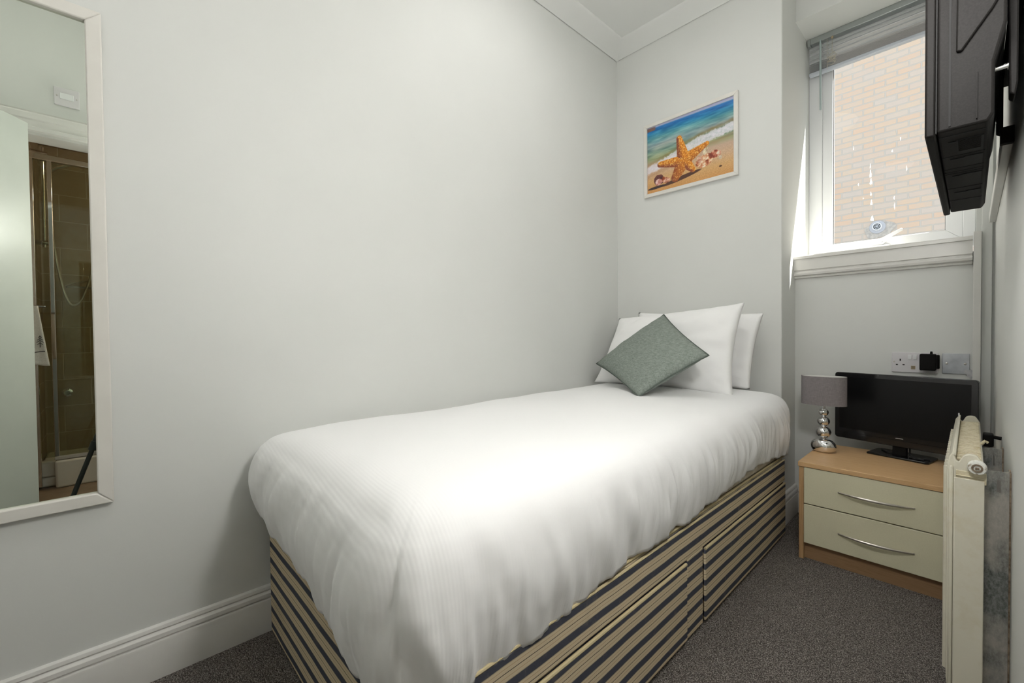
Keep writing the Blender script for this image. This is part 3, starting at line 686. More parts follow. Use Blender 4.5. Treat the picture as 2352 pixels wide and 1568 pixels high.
# ------------------------------------------------------------------ nightstand
NX0, NX1, NY0, NY1, NZ = 1.030, 1.500, 2.018, 2.425, .390
ns = thing('bedside_cabinet', 'oak bedside cabinet with two cream drawers under the small television', 'cabinet', ((NX0+NX1)/2, (NY0+NY1)/2, 0))
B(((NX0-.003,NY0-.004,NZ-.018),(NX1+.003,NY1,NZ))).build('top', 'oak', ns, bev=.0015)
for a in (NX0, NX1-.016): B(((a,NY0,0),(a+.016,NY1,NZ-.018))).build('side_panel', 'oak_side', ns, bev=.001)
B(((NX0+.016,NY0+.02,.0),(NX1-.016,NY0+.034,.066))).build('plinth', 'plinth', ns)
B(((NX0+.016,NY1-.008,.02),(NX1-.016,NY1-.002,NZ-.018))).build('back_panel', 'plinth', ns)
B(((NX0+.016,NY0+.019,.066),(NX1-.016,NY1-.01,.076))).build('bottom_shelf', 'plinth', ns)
for z0, z1, hz_ in ((.068,.2225,.150), (.2265,.3700,.308)):
    dr = B(((NX0+.017,NY0-.001,z0),(NX1-.017,NY0+.016,z1))).build('drawer', 'cream', ns, bev=.0015)
    ha = MB(); cx = (NX0+NX1)/2; pts = []; rs = []
    for i in range(25):
        t = -1+2*i/24; pts.append((cx+t*.105, NY0-.004-.020*(1-t*t), hz_-.010+.0*t)); rs.append(.0022+.0028*(1-t*t))
    s0 = len(ha.v); ha.tube(pts, rs, 10)
    for t in (-1, 1): ha.tube([(cx+t*.105,NY0-.004,hz_-.010),(cx+t*.105,NY0+.001,hz_-.010)], .003, 8)
    ha.build('handle', 'steel', dr)

# ------------------------------------------------------------------ table lamp
lx, ly, lz = 1.066, 2.250, NZ
lp = thing('table_lamp', 'chrome stacked-ball table lamp with an oval grey shade on the bedside cabinet', 'lamp', (lx, ly, lz))
def sph(r, c, n=16, sx=1, sy=1, sz=1):
    return [(max(.0005, r*math.sin(math.pi*i/n)), c-r*sz*math.cos(math.pi*i/n)) for i in range(n+1)]
MB().lathe([(.020,0),(.033,.002),(.041,.008),(.046,.019),(.0465,.028),(.043,.040),(.034,.050),(.022,.0555),(.006,.0575),(.001,.0575)], (lx,ly,lz), 2, 48, 1, .72).build('base', 'chrome', lp, smooth=60)
for r, c_ in ((.0275,.0860), (.0230,.1330), (.0185,.1720)): MB().lathe(sph(r, c_, 20, sz=.93), (lx,ly,lz), 2, 36).build('ball', 'chrome', lp, smooth=60)
st = MB()
for a, b in ((.055,.064),(.1085,.1145),(.152,.158)): MB().lathe([(.008,a),(.009,(a+b)/2),(.008,b)], (lx,ly,lz), 2, 20).build('collar', 'chrome', lp)
st.lathe([(.006,.188),(.0065,.20),(.006,.235),(.011,.236),(.011,.26)], (lx,ly,lz), 2, 20); st.build('stem', 'chrome', lp)
def ring(ra, rb, h0, h1, n=64): 
    s_ = MB(); vs = []
    for r_, h_ in ((ra,h0),(ra,h1),(rb,h1),(rb,h0)):
        for j in range(n):
            a = 2*math.pi*j/n; vs.append((lx+r_*math.cos(a), ly+(r_-.032)*math.sin(a), lz+h_))
    s_.add(vs, [(k_*n+j, k_*n+(j+1)%n, ((k_+1)%4)*n+(j+1)%n, ((k_+1)%4)*n+j) for k_ in range(4) for j in range(n)]); return s_
sh = ring(.0815,.0805,.205,.328).build('lamp_shade', 'shade', lp)
ring(.0804,.0800,.2055,.3275).build('lining', 'shade_lining', sh)
ht = MB()
for a in range(3): ht.tube([(lx,ly,lz+.30),(lx+.0795*math.cos(a*2.09+.5),ly+.0475*math.sin(a*2.09+.5),lz+.322)], .001, 6)
ht.build('shade_carrier', 'chrome', sh)
MB().lathe([(.011,.255),(.013,.262),(.019,.285),(.018,.30),(.008,.312),(.001,.313)], (lx,ly,lz), 2, 20).build('bulb', 'shade_lining', lp)

# ------------------------------------------------------------------ small television on the cabinet
tc_ = (1.303, 2.362); TA = math.radians(-12.5)
tv = thing('small_television', 'small black flat television standing on the bedside cabinet', 'television', (tc_[0], tc_[1], NZ))
tw, z0, z1 = .226, .435, .7275
def tp(mb): return mb.rot(tc_, TA)
tx0, tx1, ty = tc_[0]-tw, tc_[0]+tw, tc_[1]-.012
def rrect(x0, x1, z0, z1, r, k=6):
    pts = []
    for cx, cz, a0 in ((x0+r,z0+r,180),(x1-r,z0+r,270),(x1-r,z1-r,0),(x0+r,z1-r,90)):
        for i in range(k+1):
            a = math.radians(a0+90*i/k); pts.append((cx+r*math.cos(a), cz+r*math.sin(a)))
    return pts
bz = MB(); bz.prism(rrect(tx0,tx1,z0,z1,.012), 1, ty, ty+.018); tp(bz).build('bezel', 'black_gloss', tv, bev=.002)
bk = MB(); bk.prism(rrect(tx0+.02,tx1-.02,z0+.02,z1-.02,.012), 1, ty+.018, ty+.040); tp(bk).build('back_shell', 'black', tv, bev=.004)
tp(B(((tx0+.018,ty-.0008,z0+.045),(tx1-.018,ty+.001,z1-.018)))).build('screen', 'screen', tv)
tp(B(((tx0+.004,ty-.0015,z0+.026),(tx1-.004,ty+.001,z0+.0272)))).build('trim_line', 'black', tv)
# maker's mark under the screen
lg = MB(); xx = tc_[0]-.010
for i, (w_, hh) in enumerate(((.0022,.0022),(.003,.0032),(.003,.0032),(.0022,.0032),(.003,.0032),(.0022,.0032),(.003,.0032),(.0015,.0022))):
    lg.box((xx, ty-.0012, z0+.0335), (xx+w_, ty+.0005, z0+.0335+hh*.8)); xx += w_+.0006
tp(lg).build('logo', 'silver', tv)
bs = MB(); bs.prism([(tc_[0]-.098,ty-.028),(tc_[0]+.090,ty-.028),(tc_[0]+.098,ty-.018),(tc_[0]+.098,ty+.085),(tc_[0]+.085,ty+.095),(tc_[0]-.085,ty+.095),(tc_[0]-.098,ty+.08)], 2, NZ, NZ+.009); tp(bs).build('stand_base', 'black_gloss', tv, bev=.003)
nk = B(((tc_[0]-.022,ty+.006,NZ+.009),(tc_[0]+.022,ty+.026,z0+.03))); tp(nk).build('stand_neck', 'black', tv, bev=.002)
cb = MB(); bx_ = tc_[0]
cb.tube([(bx_-.075,ty+.06,NZ+.012),(bx_-.05,ty+.03,NZ+.013),(bx_-.03,ty+.035,NZ+.016),(bx_-.02,ty+.05,z0+.04)], .0025, 8)
cb.tube([(bx_+.09,ty+.02,NZ+.012),(bx_+.06,ty+.0,NZ+.012),(bx_+.03,ty+.02,NZ+.014),(bx_+.02,ty+.05,z0+.04)], .0028, 8)
cb.tube([(bx_+.08,ty-.008,NZ+.012),(bx_+.05,ty-.012,NZ+.012),(bx_+.025,ty+.03,NZ+.02),(bx_+.03,ty+.05,z0+.05)], .0022, 8)
tp(cb).build('cable', 'wool', tv)

# ------------------------------------------------------------------ double socket, plug, blank plate
so_ = thing('double_socket', 'white double mains socket on the wall above the small television', 'socket', (1.334, Y2, .729))
B(((1.261,Y2-.008,.729),(1.407,Y2,.8155))).build('face_plate', 'socket_white', so_, bev=.002)
for xc in (1.289, 1.379):
    for a, b, c_, d_ in ((-.0022,.0022,.779,.788), (-.0145,-.0075,.760,.7645), (.0075,.0145,.760,.7645)):
        B(((xc+a,Y2-.0085,c_),(xc+b,Y2-.0078,d_))).build('pin_hole', 'dark_hole', so_)
for xc in (1.320, 1.3365): B(((xc-.0055,Y2-.0115,.786),(xc+.0055,Y2-.007,.806))).build('rocker_switch', 'upvc', so_, bev=.001)
MB().lathe([(.001,Y2-.0095),(.0035,Y2-.0095),(.0035,Y2-.007)], (1.269,0,.7745), 1, 16).build('screw', 'steel', so_)
B(((1.3235,Y2-.0088,.7435),(1.3375,Y2-.0078,.7585))).build('usb_port', 'brass', so_)
B(((1.325,Y2-.0092,.7500),(1.336,Y2-.0080,.7515)),((1.325,Y2-.0092,.7455),(1.336,Y2-.0080,.7468)),((1.325,Y2-.0092,.7545),(1.336,Y2-.0080,.7558))).build('usb_contact_slot', 'dark_hole', so_)
pl = thing('power_adapter', 'black square plug adapter pushed into the double socket', 'plug', (1.377, Y2, .74))
B(((1.353,Y2-.060,.744),(1.403,Y2-.022,.812))).build('adapter_body', 'black', pl, bev=.004)
B(((1.358,Y2-.022,.750),(1.412,Y2-.0085,.808))).build('plug_face', 'black', pl, bev=.003)
MB().tube([(1.388,Y2-.040,.810),(1.388,Y2-.040,.823)], [.005,.0035], 12).build('cable_boot', 'black', pl)
bp_ = thing('blanking_plate', 'scuffed metal blanking plate on the wall right of the double socket', 'plate', (1.458, Y2, .729))
B(((1.4185,Y2-.006,.731),(1.4975,Y2,.8145))).build('plate', 'plate_steel', bp_, bev=.0015)
for xc in (1.432, 1.485): MB().lathe([(.001,Y2-.0085),(.0035,Y2-.008),(.0045,Y2-.0055)], (xc,0,.7735), 1, 16).build('screw', 'steel', bp_)
fb = MB(); k = 20; vs = []
for yy in (Y2-.009, Y2-.0005):
    for j in range(k):
        t = 2*math.pi*j/k; r_ = 1+.22*math.sin(3*t)+.12*math.sin(7*t); vs.append((1.497+.013*r_*math.cos(t)+.004*math.sin(t)*-1, yy, .735+.018*r_*math.sin(t)))
fb.add(vs, [tuple(range(k-1,-1,-1)), tuple(range(k,2*k))]+[(i,(i+1)%k,k+(i+1)%k,k+i) for i in range(k)]); fb.build('filler_smear', 'filler', bp_, label='grey plaster smear at the plate corner')

# ------------------------------------------------------------------ radiator
RX0, RX1, RY0, RY1, RZ0, RZ1 = 1.466, 1.522, 1.372, 1.965, .095, .640
rd = thing('radiator', 'old cream panel radiator on the right wall in front of the cabinet', 'radiator', ((RX0+RX1)/2, (RY0+RY1)/2, RZ0))
# front panel with rounded edges and a raised border
fp = MB(); fp.prism([(RX0+.002,RZ0+.01),(RX0+.006,RZ0),(RX0+.013,RZ0),(RX0+.013,RZ1-.004),(RX0+.009,RZ1),(RX0+.003,RZ1-.010),(RX0,RZ1-.03),(RX0,RZ0+.03)], 1, RY0+.004, RY1-.004)
fpo = fp.build('front_panel', 'rad', rd, bev=.002)
rb = MB()
for i in range(16):
    y = RY0+.035+i*.035; rb.tube([(RX0-.0008,y,RZ0+.035),(RX0-.0008,y,RZ1-.04)], .006, 10)
rb.build('ribs', 'rad', fpo)
MB().tube([(RX0+.012,RY0+.0,RZ1-.004),(RX0+.012,RY1+.001,RZ1+.001)], .0022, 8).build('top_seam', 'rad', fpo)
MB().tube([(RX0+.010,RY1-.004,RZ1),(RX0+.010,RY1-.004,RZ1+.009)], .0016, 8).build('hanging_tab', 'upvc', fpo)
MB().prism([(RX0+.003,RZ0),(RX0+.010,RZ0),(RX0+.010,RZ1-.03),(RX0+.003,RZ1-.03)], 1, RY0-.004, RY0+.006).build('edge_bead', 'rad', fpo, bev=.003)
bpn = MB(); bpn.box((RX1-.012,RY0+.01,RZ0),(RX1,RY1-.01,RZ1-.02)); bpn.build('back_panel', 'rad', rd, bev=.004)
# side cover plates with the arched shoulder above
def arch(y0, y1, zt):
    pts = [(RX0+.010,zt-.075)]
    xs = [RX0+.010+(RX1-RX0-.010)*i/16 for i in range(17)]
    for i, x in enumerate(xs):
        t = i/16; pts.append((x, zt-.004-.016*math.exp(-((t-.16)/.12)**2)+(.004 if .3<t<.9 else 0)*math.sin((t-.3)/.6*math.pi)-.018*max(0,(t-.72)/.28)**2+ (.004 if t<.03 else 0)))
    pts.append((RX1, zt-.075)); return MB().prism(pts, 1, y0, y1)
arch(RY0, RY0+.012, RZ1).build('end_shoulder', 'rad', rd, bev=.0015, smooth=60)
arch(RY1-.012, RY1, RZ1+.004).build('end_shoulder', 'rad', rd, bev=.0015, smooth=60)
cv = B(((RX0+.0105,RY0-.004,RZ0+.004),(RX1+.001,RY0+.004,.586))).build('end_cover', 'rad', rd, bev=.0015)
B(((RX0+.014,RY0-.002,.578),(RX1+.004,RY0+.010,.602)), ((RX0+.014,RY0-.005,.590),(RX1+.001,RY0+.004,.593))).build('end_rail', 'rad_grille', rd, bev=.001)
gs = MB(); nn = 30
for i in range(nn):
    y = RY0+.02+(RY1-RY0-.04)*i/(nn-1); gs.box((RX0+.014,y-.0035,RZ1-.020),(RX1-.003,y+.0035,RZ1-.013)); 
gs.build('top_grille_bars', 'rad_grille', rd, bev=.002)
B(((RX0+.013,RY0+.012,RZ1-.03),(RX1-.001,RY1-.012,RZ1-.024))).build('grille_tray', 'rad_grille', rd)
px_, pz_ = 1.512, .6155
cap = MB().lathe([(.013,RY0+.004),(.0150,RY0-.002),(.0150,RY0-.012),(.0135,RY0-.016),(.0095,RY0-.017)], (px_,0,pz_), 1, 32).build('blanking_plug', 'chipped', rd)
MB().lathe([(.0092,RY0-.0155),(.0088,RY0-.0185),(.006,RY0-.0190),(.0055,RY0-.016)], (px_,0,pz_), 1, 24).build('plug_recess', 'rust', cap)
B(((px_-.003,RY0-.0205,pz_-.002),(px_+.003,RY0-.016,pz_+.002))).build('plug_key', 'rust', cap, bev=.0008)
MB().tube([(RX1-.002,1.60,RZ1-.016),(RX1+.005,1.598,RZ1-.006),(RX1+.009,1.60,RZ1-.010)], .0035, 8).build('air_vent', 'rad_grille', rd)
MB().tube([(1.500,RY1-.03,0),(1.500,RY1-.03,RZ0+.01)], .0075, 12).build('supply_pipe', 'gloss', rd)
MB().tube([(1.500,RY0+.04,0),(1.500,RY0+.04,RZ0+.01)], .0075, 12).build('supply_pipe', 'gloss', rd)
# wall brackets of galvanised steel
def bracket(y, x0, zt, label):
    r_ = thing('radiator_bracket', label, 'bracket', ((x0+XR)/2, y, .0+zt-.56), 'galvanised brackets behind the radiator')
    # face with an oblong slot
    xs0, xs1 = XR-.006-.015, XR-.006-.009; xe = XR-.003; s_ = MB(); zb = zt-.56
    slots = [(zt-.044, zt-.016), (zb+.03, zb+.055)]
    s_.box((x0,y,zb),(xs0,y+.002,zt)); s_.box((xs1,y,zb),(xe,y+.002,zt))
    zc = zt
    for a, b in slots: s_.box((xs0,y,b),(xs1,y+.002,zc)); zc = a
    s_.box((xs0,y,zb),(xs1,y+.002,zc))
    s_.build('bracket_face', 'galv', r_)
    B(((xe,y,zb),(XR,y+.040,zt+.002))).build('wall_flange', 'rust', r_, bev=.001)
    MB().prism([(x0,zt),(xe,zt),(xe,zt+.006),(xe-.003,zt+.003),(x0,zt+.001)], 1, y, y+.003).build('top_lip', 'galv', r_)
    return r_
bracket(1.415, 1.5235, .600, 'galvanised radiator bracket nearest the doorway, stained with paint')
bracket(1.745, 1.5225, .588, 'galvanised radiator bracket further back, behind the nearer one')
jb = thing('pipe_clip', 'small black plastic clip on the wall behind the radiator', 'clip', (1.54, 1.85, .575))
B(((1.526,1.84,.575),(1.5475,1.875,.612))).build('clip_body', 'black', jb, bev=.004)
MB().tube([(1.545,1.86,.602),(1.5625,1.86,.600)], .005, 10).build('clip_peg', 'black', jb)

# ------------------------------------------------------------------ wall television
VX0, VX1, VY0, VY1, VZ0, VZ1 = 1.446, 1.524, 1.0, 1.72, 1.233, 1.70
tv2 = thing('wall_television', 'large black flat television mounted on the right wall near the window', 'television', (VX1, (VY0+VY1)/2, VZ0))
B(((VX0,VY0,VZ0),(VX0+.013,VY1,VZ1))).build('bezel', 'black', tv2, bev=.003)
B(((VX0-.0006,VY0+.022,VZ0+.035),(VX0+.001,VY1-.022,VZ1-.022))).build('screen', 'screen', tv2)
sh_ = MB()
sh_.prism([(VX0+.014,VZ0+.004),(VX1-.006,VZ0+.004),(VX1,VZ0+.016),(VX1,VZ0+.095),(VX1+.012,VZ0+.15),(VX1+.012,VZ1-.05),(VX1-.01,VZ1-.005),(VX0+.014,VZ1-.005)], 1, VY0+.002, VY1-.012)
bsx = sh_.build('back_shell', 'black', tv2, bev=.004, seg=3)
# seams, ribs and vents on the near end and the underside
dt = MB()
dt.box((VX0+.013,VY0-.0012,VZ0+.003),(VX0+.0145,VY0+.004,VZ1-.004)); dt.box((VX0+.028,VY0+.0006,VZ0+.01),(VX0+.0305,VY0+.004,VZ1-.02))
dt.build('seam', 'black_vent', tv2)
rp = MB(); rp.prism([(VX0+.036,VZ0+.125),(VX0+.042,VZ0+.123),(VX1-.002,VZ0+.175),(VX1+.010,VZ0+.20),(VX1+.010,VZ1-.06),(VX0+.038,VZ1-.06)], 1, VY0-.0035, VY0+.004); rpo = rp.build('connector_panel', 'black', tv2, bev=.002)
for za in (.198, .262): B(((VX0+.056,VY0-.0042,VZ0+za),(VX0+.0625,VY0-.001,VZ0+za+.040))).build('port', 'black_vent', rpo)
B(((VX0+.057,VY0-.0050,VZ0+.217),(VX0+.0615,VY0-.003,VZ0+.219))).build('port_contact', 'silver', rpo)
em = MB(); em.tube([(VX0+.073+.007*math.cos(a), VY0-.0038, VZ0+.226+.009*math.sin(a)) for a in [math.pi*1.1+.3*i for i in range(9)]], .0007, 6); em.box((VX0+.0655,VY0-.0042,VZ0+.216),(VX0+.0695,VY0-.0034,VZ0+.2172)); em.box((VX0+.0655,VY0-.0042,VZ0+.219),(VX0+.0695,VY0-.0034,VZ0+.2202)); em.build('embossed_marks', 'black_vent', rpo)
rd2 = MB(); rd2.box((VX0+.0585,VY0-.001,VZ0+.012),(VX0+.060,VY0+.004,VZ0+.085)); rd2.build('rib', 'black', tv2)
for a, b, ww in ((.06,.145,.030),(.17,.235,.022),(.30,.40,.026),(.46,.52,.02)):
    un = MB(); un.box((VX1-.012-ww,VY0+a,VZ0+.0025),(VX1-.010,VY0+b,VZ0+.006)); un.box((VX0+.026,VY0+a+.004,VZ0+.0025),(VX1-.0118-ww,VY0+a+.012,VZ0+.006)); un.build('underside_recess', 'black_vent', tv2)

vg = MB()
for i in range(12): vg.box((VX1-.040,VY0+.062+i*.0055,VZ0+.0015),(VX1-.013,VY0+.0645+i*.0055,VZ0+.0045))
vg.build('vent_grille', 'black', tv2)
for yy in (.03,.155,.245,.27,.285,.42,.55): B(((VX0+.016,VY0+yy,VZ0+.0032),(VX1-.008,VY0+yy+.0022,VZ0+.006))).build('underside_seam', 'black_vent', tv2)
bkt = thing('television_bracket', 'black steel bracket between the big television and the right wall', 'bracket', (1.55, 1.3, 1.28))
br = MB(); br.prism([(1.5405,1.285),(1.546,1.280),(1.549,1.30),(1.549,1.66),(1.538,1.66),(1.5375,1.45)], 1, 1.04, 1.075); br.build('vertical_arm', 'black', bkt, bev=.002)
br = MB(); br.prism([(1.5385,1.375),(1.546,1.370),(1.549,1.38),(1.549,1.66),(1.538,1.66),(1.5375,1.45)], 1, 1.52, 1.555); br.build('vertical_arm', 'black', bkt, bev=.002)
B(((1.549,.98,1.50),(XR,1.60,1.56))).build('wall_plate', 'black', bkt, bev=.002)
for yy, zz in ((1.057,1.335),(1.057,1.43),(1.537,1.40),(1.537,1.47)):
    MB().lathe([(.001,1.5185),(.0035,1.520),(.0035,1.5385),(.006,1.5385),(.006,1.541)], (0,yy,zz), 0, 14).build('bolt', 'chrome', bkt)
tr = thing('cable_trunking', 'grey cable trunking running along the right wall below the big television', 'trunking', (1.555, 1.9, 1.325))
B(((1.545,1.45,1.325),(XR,2.50,1.355))).build('trunking_body', 'gloss', tr, bev=.002)
B(((1.542,1.445,1.322),(XR,1.462,1.358))).build('end_cap', 'black', tr, bev=.001)

# ------------------------------------------------------------------ doorway, seen in the mirror
ar = MB()
AP = [(0,0),(.018,.004),(.018,.020),(.012,.024),(.014,.05),(.020,.056),(.020,.080),(.014,.088),(.016,.094),(0,.094)]
ar.prism([(XR-d_, DZ+h_) for d_, h_ in AP], 1, DY0-.09, DY1+.058)
ar.box((XR-.018,DY1,0),(XR,DY1+.058,DZ)); ar.box((XR-.018,DY0-.09,0),(XR,DY0,DZ)); ar.box((XR,DY1-.022,0),(XR+.12,DY1,DZ)); ar.box((XR,DY0,0),(XR+.12,DY0+.012,DZ)); ar.box((XR,DY0,DZ-.012),(XR+.12,DY1,DZ))
struct(ar.build('trim_5', 'gloss', smooth=30))
fs_ = thing('fan_isolator_switch', 'white isolator switch plate above the bathroom doorway, seen in the mirror', 'switch', (XR, -.124, 2.05))
B(((XR-.009,-.168,2.048),(XR,-.080,2.134))).build('face_plate', 'socket_white', fs_, bev=.002)
B(((XR-.013,-.148,2.080),(XR-.008,-.100,2.108))).build('rocker_switch', 'upvc', fs_, bev=.001)
for yy in (-.158,-.090): MB().lathe([(.001,XR-.0105),(.003,XR-.0105),(.003,XR-.008)], (0,yy,2.092), 0, 12).build('screw', 'steel', fs_)
# bedroom door standing open
d0 = Vector((1.462,-.262,0)); d1 = Vector((1.02,-.575,0)); dd = (d1-d0).normalized(); dn = Vector((-dd.y, dd.x, 0))
def leaf(a, b, z0, z1, t0, t1):
    s_ = MB(); ps = [d0+dd*a+dn*t0, d0+dd*b+dn*t0, d0+dd*b+dn*t1, d0+dd*a+dn*t1]
    s_.add([(p.x,p.y,z0) for p in ps]+[(p.x,p.y,z1) for p in ps], [(3,2,1,0),(4,5,6,7),(0,1,5,4),(1,2,6,5),(2,3,7,6),(3,0,4,7)]); return s_
dr_ = sroot('door_1', (1.24, -.42, 0))
Ld = (d1-d0).length
leaf(0, Ld, .008, 1.892, -.02, .02).build('door_leaf', 'door_paint', dr_, bev=.002)
# bathroom shell
BXa, BXb, BYa, BYb, BZc = XR+.12, 3.25, -.352, 1.05, 2.35
struct(B(((BXa,BYa-.1,-.06),(BXb+.1,BYb+.1,0))).build('floor_bathroom', 'floor_vinyl'))
struct(B(((BXa,BYa-.1,BZc),(BXb+.1,BYb+.1,BZc+.1))).build('ceiling_bathroom', 'bath_paint'))
struct(B(((BXb,BYa-.1,0),(BXb+.1,BYb+.1,BZc))).build('wall_bathroom_far', 'tile'))
struct(B(((BXa,BYa-.1,0),(BXb,BYa,BZc))).build('wall_bathroom_left', 'tile_side'))
struct(B(((BXa,BYb,0),(BXb,BYb+.1,BZc))).build('wall_bathroom_right', 'tile_side'))
# shower enclosure
SX = 2.35
sw = thing('shower_enclosure', 'chrome framed glass shower enclosure in the bathroom, seen in the mirror', 'shower', (SX, .2, 0))
B(((SX-.015,BYa+.002,.02),(SX+.015,BYa+.045,1.99)), ((SX-.012,-.252,.175),(SX+.012,-.230,1.99)), ((SX-.012,.60,.18),(SX+.012,.63,1.99))).build('post', 'chrome', sw, bev=.003)
B(((SX-.018,BYa+.002,1.985),(SX+.018,.63,2.022))).build('top_rail', 'chrome', sw, bev=.004)
B(((SX-.003,BYa+.045,.19),(SX+.003,.60,1.985))).build('glass_panel', 'shower_glass', sw)
B(((SX-.02,BYa+.10,.172),(SX+.012,.63,.192))).build('bottom_rail', 'silver', sw, bev=.003)
tray = MB(); tray.box((SX-.03,BYa+.10,.0),(SX+.04,.66,.168)); tray.box((SX+.04,BYa+.004,0),(BXb-.002,.66,.06)); tray.box((SX+.04,BYa+.004,.06),(SX+.10,.66,.16))
tray.build('tray', 'acrylic', sw, bev=.012)
rs_ = thing('shower_riser', 'chrome riser rail with hand shower and looping hose behind the shower glass', 'shower', (2.6, -.30, 1.5))
MB().tube([(2.60,-.285,1.50),(2.60,-.285,2.14)], .010, 12).build('rail', 'chrome', rs_)
for zz in (1.53, 2.10): MB().tube([(2.60,BYa+.002,zz),(2.60,-.262,zz)], .016, 12).build('bracket', 'chrome', rs_)
MB().tube([(2.60,-.265,1.98),(2.58,-.22,2.02),(2.56,-.15,2.055),(2.55,-.10,2.055),(2.55,-.085,2.045)], [.012,.012,.012,.02,.034], 14).build('hand_shower', 'chrome', rs_)
hs = []
for i in range(30):
    t = i/29; hs.append((2.56, -.262+.20*t, 1.93-.80*math.sin(math.pi*min(1,t*1.02))**.55 if t < .5 else 1.13+ (t-.5)**2*1.1))
MB().tube(hs, .007, 10).build('hose', 'steel', rs_)
ss = thing('soap_shelf', 'wire corner shelf on the tiled wall inside the shower', 'shelf', (3.2, -.1, 1.25))
q_ = MB()
for k_ in range(5): q_.tube([(3.10+.03*k_,-.22,1.30),(3.10+.03*k_,.02,1.30)], .003, 6)
q_.tube([(3.08,-.22,1.30),(3.24,-.22,1.30)], .004, 6); q_.tube([(3.08,.02,1.30),(3.24,.02,1.30)], .004, 6); q_.tube([(3.08,-.22,1.30),(3.24,-.10,1.37)], .004, 6); q_.build('wire_rack', 'steel', ss)
ct = thing('shower_control', 'round chrome shower knob on the tiled wall', 'tap', (3.24, -.16, .52))
MB().lathe([(.03,BXb),(.03,BXb-.01),(.018,BXb-.012),(.018,BXb-.05),(.001,BXb-.05)], (0,-.235,.50), 0, 24).build('knob', 'chrome', ct)
# towel on a short rail
tr_ = thing('towel_rail', 'chrome towel rail on the bathroom side wall', 'rail', (1.95, BYa, 1.07))
MB().tube([(1.90,BYa+.001,1.085),(1.90,-.24,1.085)], .007, 10).build('rail', 'chrome', tr_)
tw_ = thing('towel', 'white hand towel with dark embroidered motif hanging in the bathroom', 'towel', (1.90, -.28, .78))
def twl(a, b):
    z = .775+.312*b; w0 = -.345; w1 = -.268+.038*(1-b); y = w0+(w1-w0)*a
    return (1.888-.006*math.sin(a*7)-.008*(1-b), y, z+.006*math.sin(a*5)*(1-b))
t1 = MB(); t1.grid(twl, 16, 30); o = t1.build('towel_body', 'towel', tw_, smooth=180); sm_ = o.modifiers.new('thick', 'SOLIDIFY'); sm_.thickness = .008; sm_.offset = 0
mo_ = MB(); xf = 1.874
mo_.tube([(xf,-.335,.836),(xf-.002,-.30,.838),(xf-.003,-.262,.846),(xf-.002,-.245,.847)], .0022, 6)
cy = -.262
for zz, ww in ((.925,.006),(.912,.010),(.900,.013),(.888,.010)): mo_.tube([(xf-.001,cy-ww,zz-.006),(xf-.001,cy,zz+.004),(xf-.001,cy+ww,zz-.006)], .0014, 6)
mo_.tube([(xf-.001,cy,.93),(xf-.001,cy,.868)], .0014, 6); mo_.tube([(xf-.001,cy-.028,.91),(xf-.001,cy-.026,.872)], .002, 6); mo_.tube([(xf-.001,cy-.034,.890),(xf-.001,cy-.020,.868)], .0016, 6)
mo_.build('embroidery', 'wool', tw_)

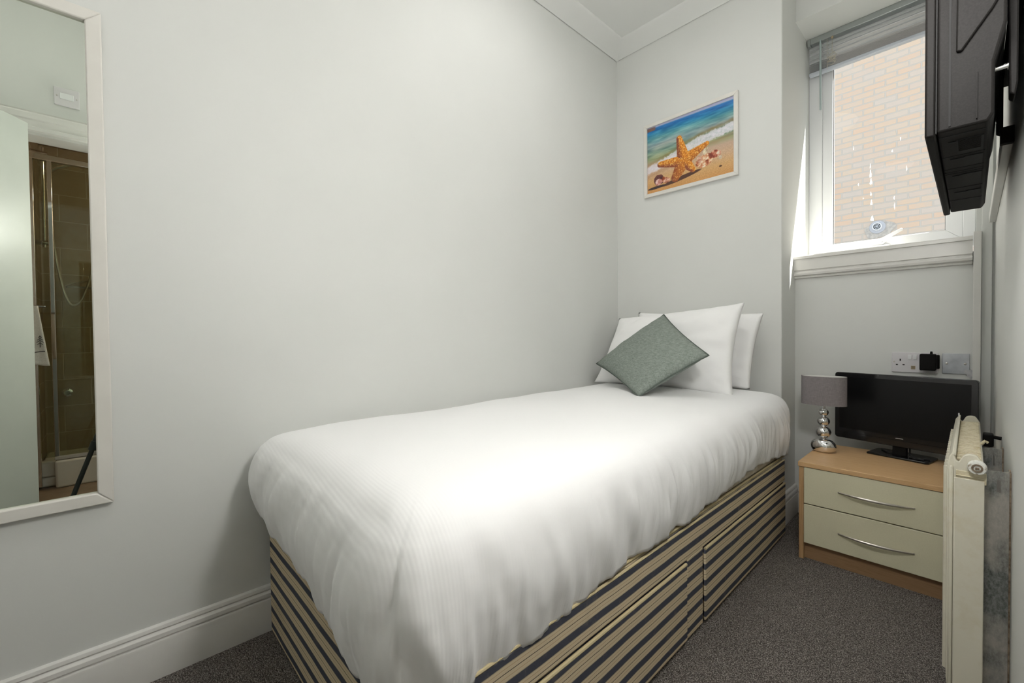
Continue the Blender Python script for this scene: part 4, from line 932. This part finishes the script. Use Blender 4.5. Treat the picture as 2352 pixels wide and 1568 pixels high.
# tripod under the camera, one leg seen in the mirror
tpd = thing('camera_tripod', 'black camera tripod in the doorway, its leg seen in the mirror', 'tripod', (1.50, .03, 0))
apex = Vector((1.50,.03,.66)); feet = [Vector((1.46,-.19,.0)), Vector((1.70,.13,.0)), Vector((1.36,.17,.0))]
MB().tube([(1.50,.03,.50),(1.50,.03,.80)], .013, 14).build('centre_column', 'tripod', tpd)
MB().lathe([(.025,.80),(.032,.805),(.032,.822),(.02,.826)], (1.50,.03,0), 2, 24).build('head_plate', 'tripod', tpd)
MB().lathe([(.02,.64),(.035,.65),(.035,.68),(.02,.69)], (1.50,.03,0), 2, 24).build('shoulder', 'tripod', tpd)
for f_ in feet:
    d_ = f_-apex; lg_ = MB(); lg_.tube([apex+d_*.02, apex+d_*.42], .013, 14); lg_.tube([apex+d_*.42, apex+d_*.99], .010, 14); lo = lg_.build('leg', 'tripod', tpd)
    q_ = apex+d_*.42; MB().tube([q_-d_*.03, q_+d_*.03], .017, 12).build('leg_lock', 'tripod', lo)
    MB().tube([apex+d_*.96+Vector((0,0,.004)), f_+Vector((0,0,.004))], [.012,.004], 12).build('rubber_foot', 'wool', lo)

# ------------------------------------------------------------------ added fill lights, invented fittings out of view
for lx_, ly_, lab in ((.65, 1.30, 'added fill light: round ceiling disc above the pillow end of the bed'), (.95, -.30, 'added fill light: round ceiling disc over the foot of the bed, near the door')):
    cl = thing('added_ceiling_light', lab, 'lamp', (lx_, ly_, ZC), 'added ceiling fill lights')  # unseen disc, added to brighten the room from above
    sc_ = 1 if ly_ > 0 else .65
    MB().lathe([(.24*sc_,ZC),(.245*sc_,ZC-.02),(.235*sc_,ZC-.03)], (lx_,ly_,0), 2, 48).build('rim', 'upvc', cl)
    MB().lathe([(.232*sc_,ZC-.028),(.215*sc_,ZC-.045),(.15*sc_,ZC-.062),(.07*sc_,ZC-.070),(.002,ZC-.072)], (lx_,ly_,0), 2, 48).build('diffuser', 'ceiling_fill', cl, smooth=60)
wl = thing('added_wall_light', 'added fill light: white globe on the right wall beside the bathroom doorway', 'lamp', (XR, .62, 1.45))  # unseen globe, added to light the bed side and left wall
MB().lathe([(.04,XR),(.04,XR-.012),(.012,XR-.02),(.012,XR-.05)], (0,.62,1.53), 0, 28).build('wall_mount', 'upvc', wl)
MB().lathe([(max(.001,.085*math.sin(math.pi*i/20)), 1.53-.085*math.cos(math.pi*i/20)) for i in range(21)], (1.435,.62,0), 2, 36).build('fill_globe', 'globe_fill', wl, smooth=60)
bl2 = thing('added_bathroom_light', 'added fill light: small round disc on the bathroom ceiling', 'lamp', (2.0, .80, BZc))  # unseen disc, added to lift the bathroom in the mirror
MB().lathe([(.11,BZc),(.11,BZc-.03),(.08,BZc-.045),(.002,BZc-.05)], (2.0,.80,0), 2, 32).build('diffuser', 'bath_fill', bl2, smooth=60)

for o in bpy.data.objects:
    if '_o' in o: del o['_o']
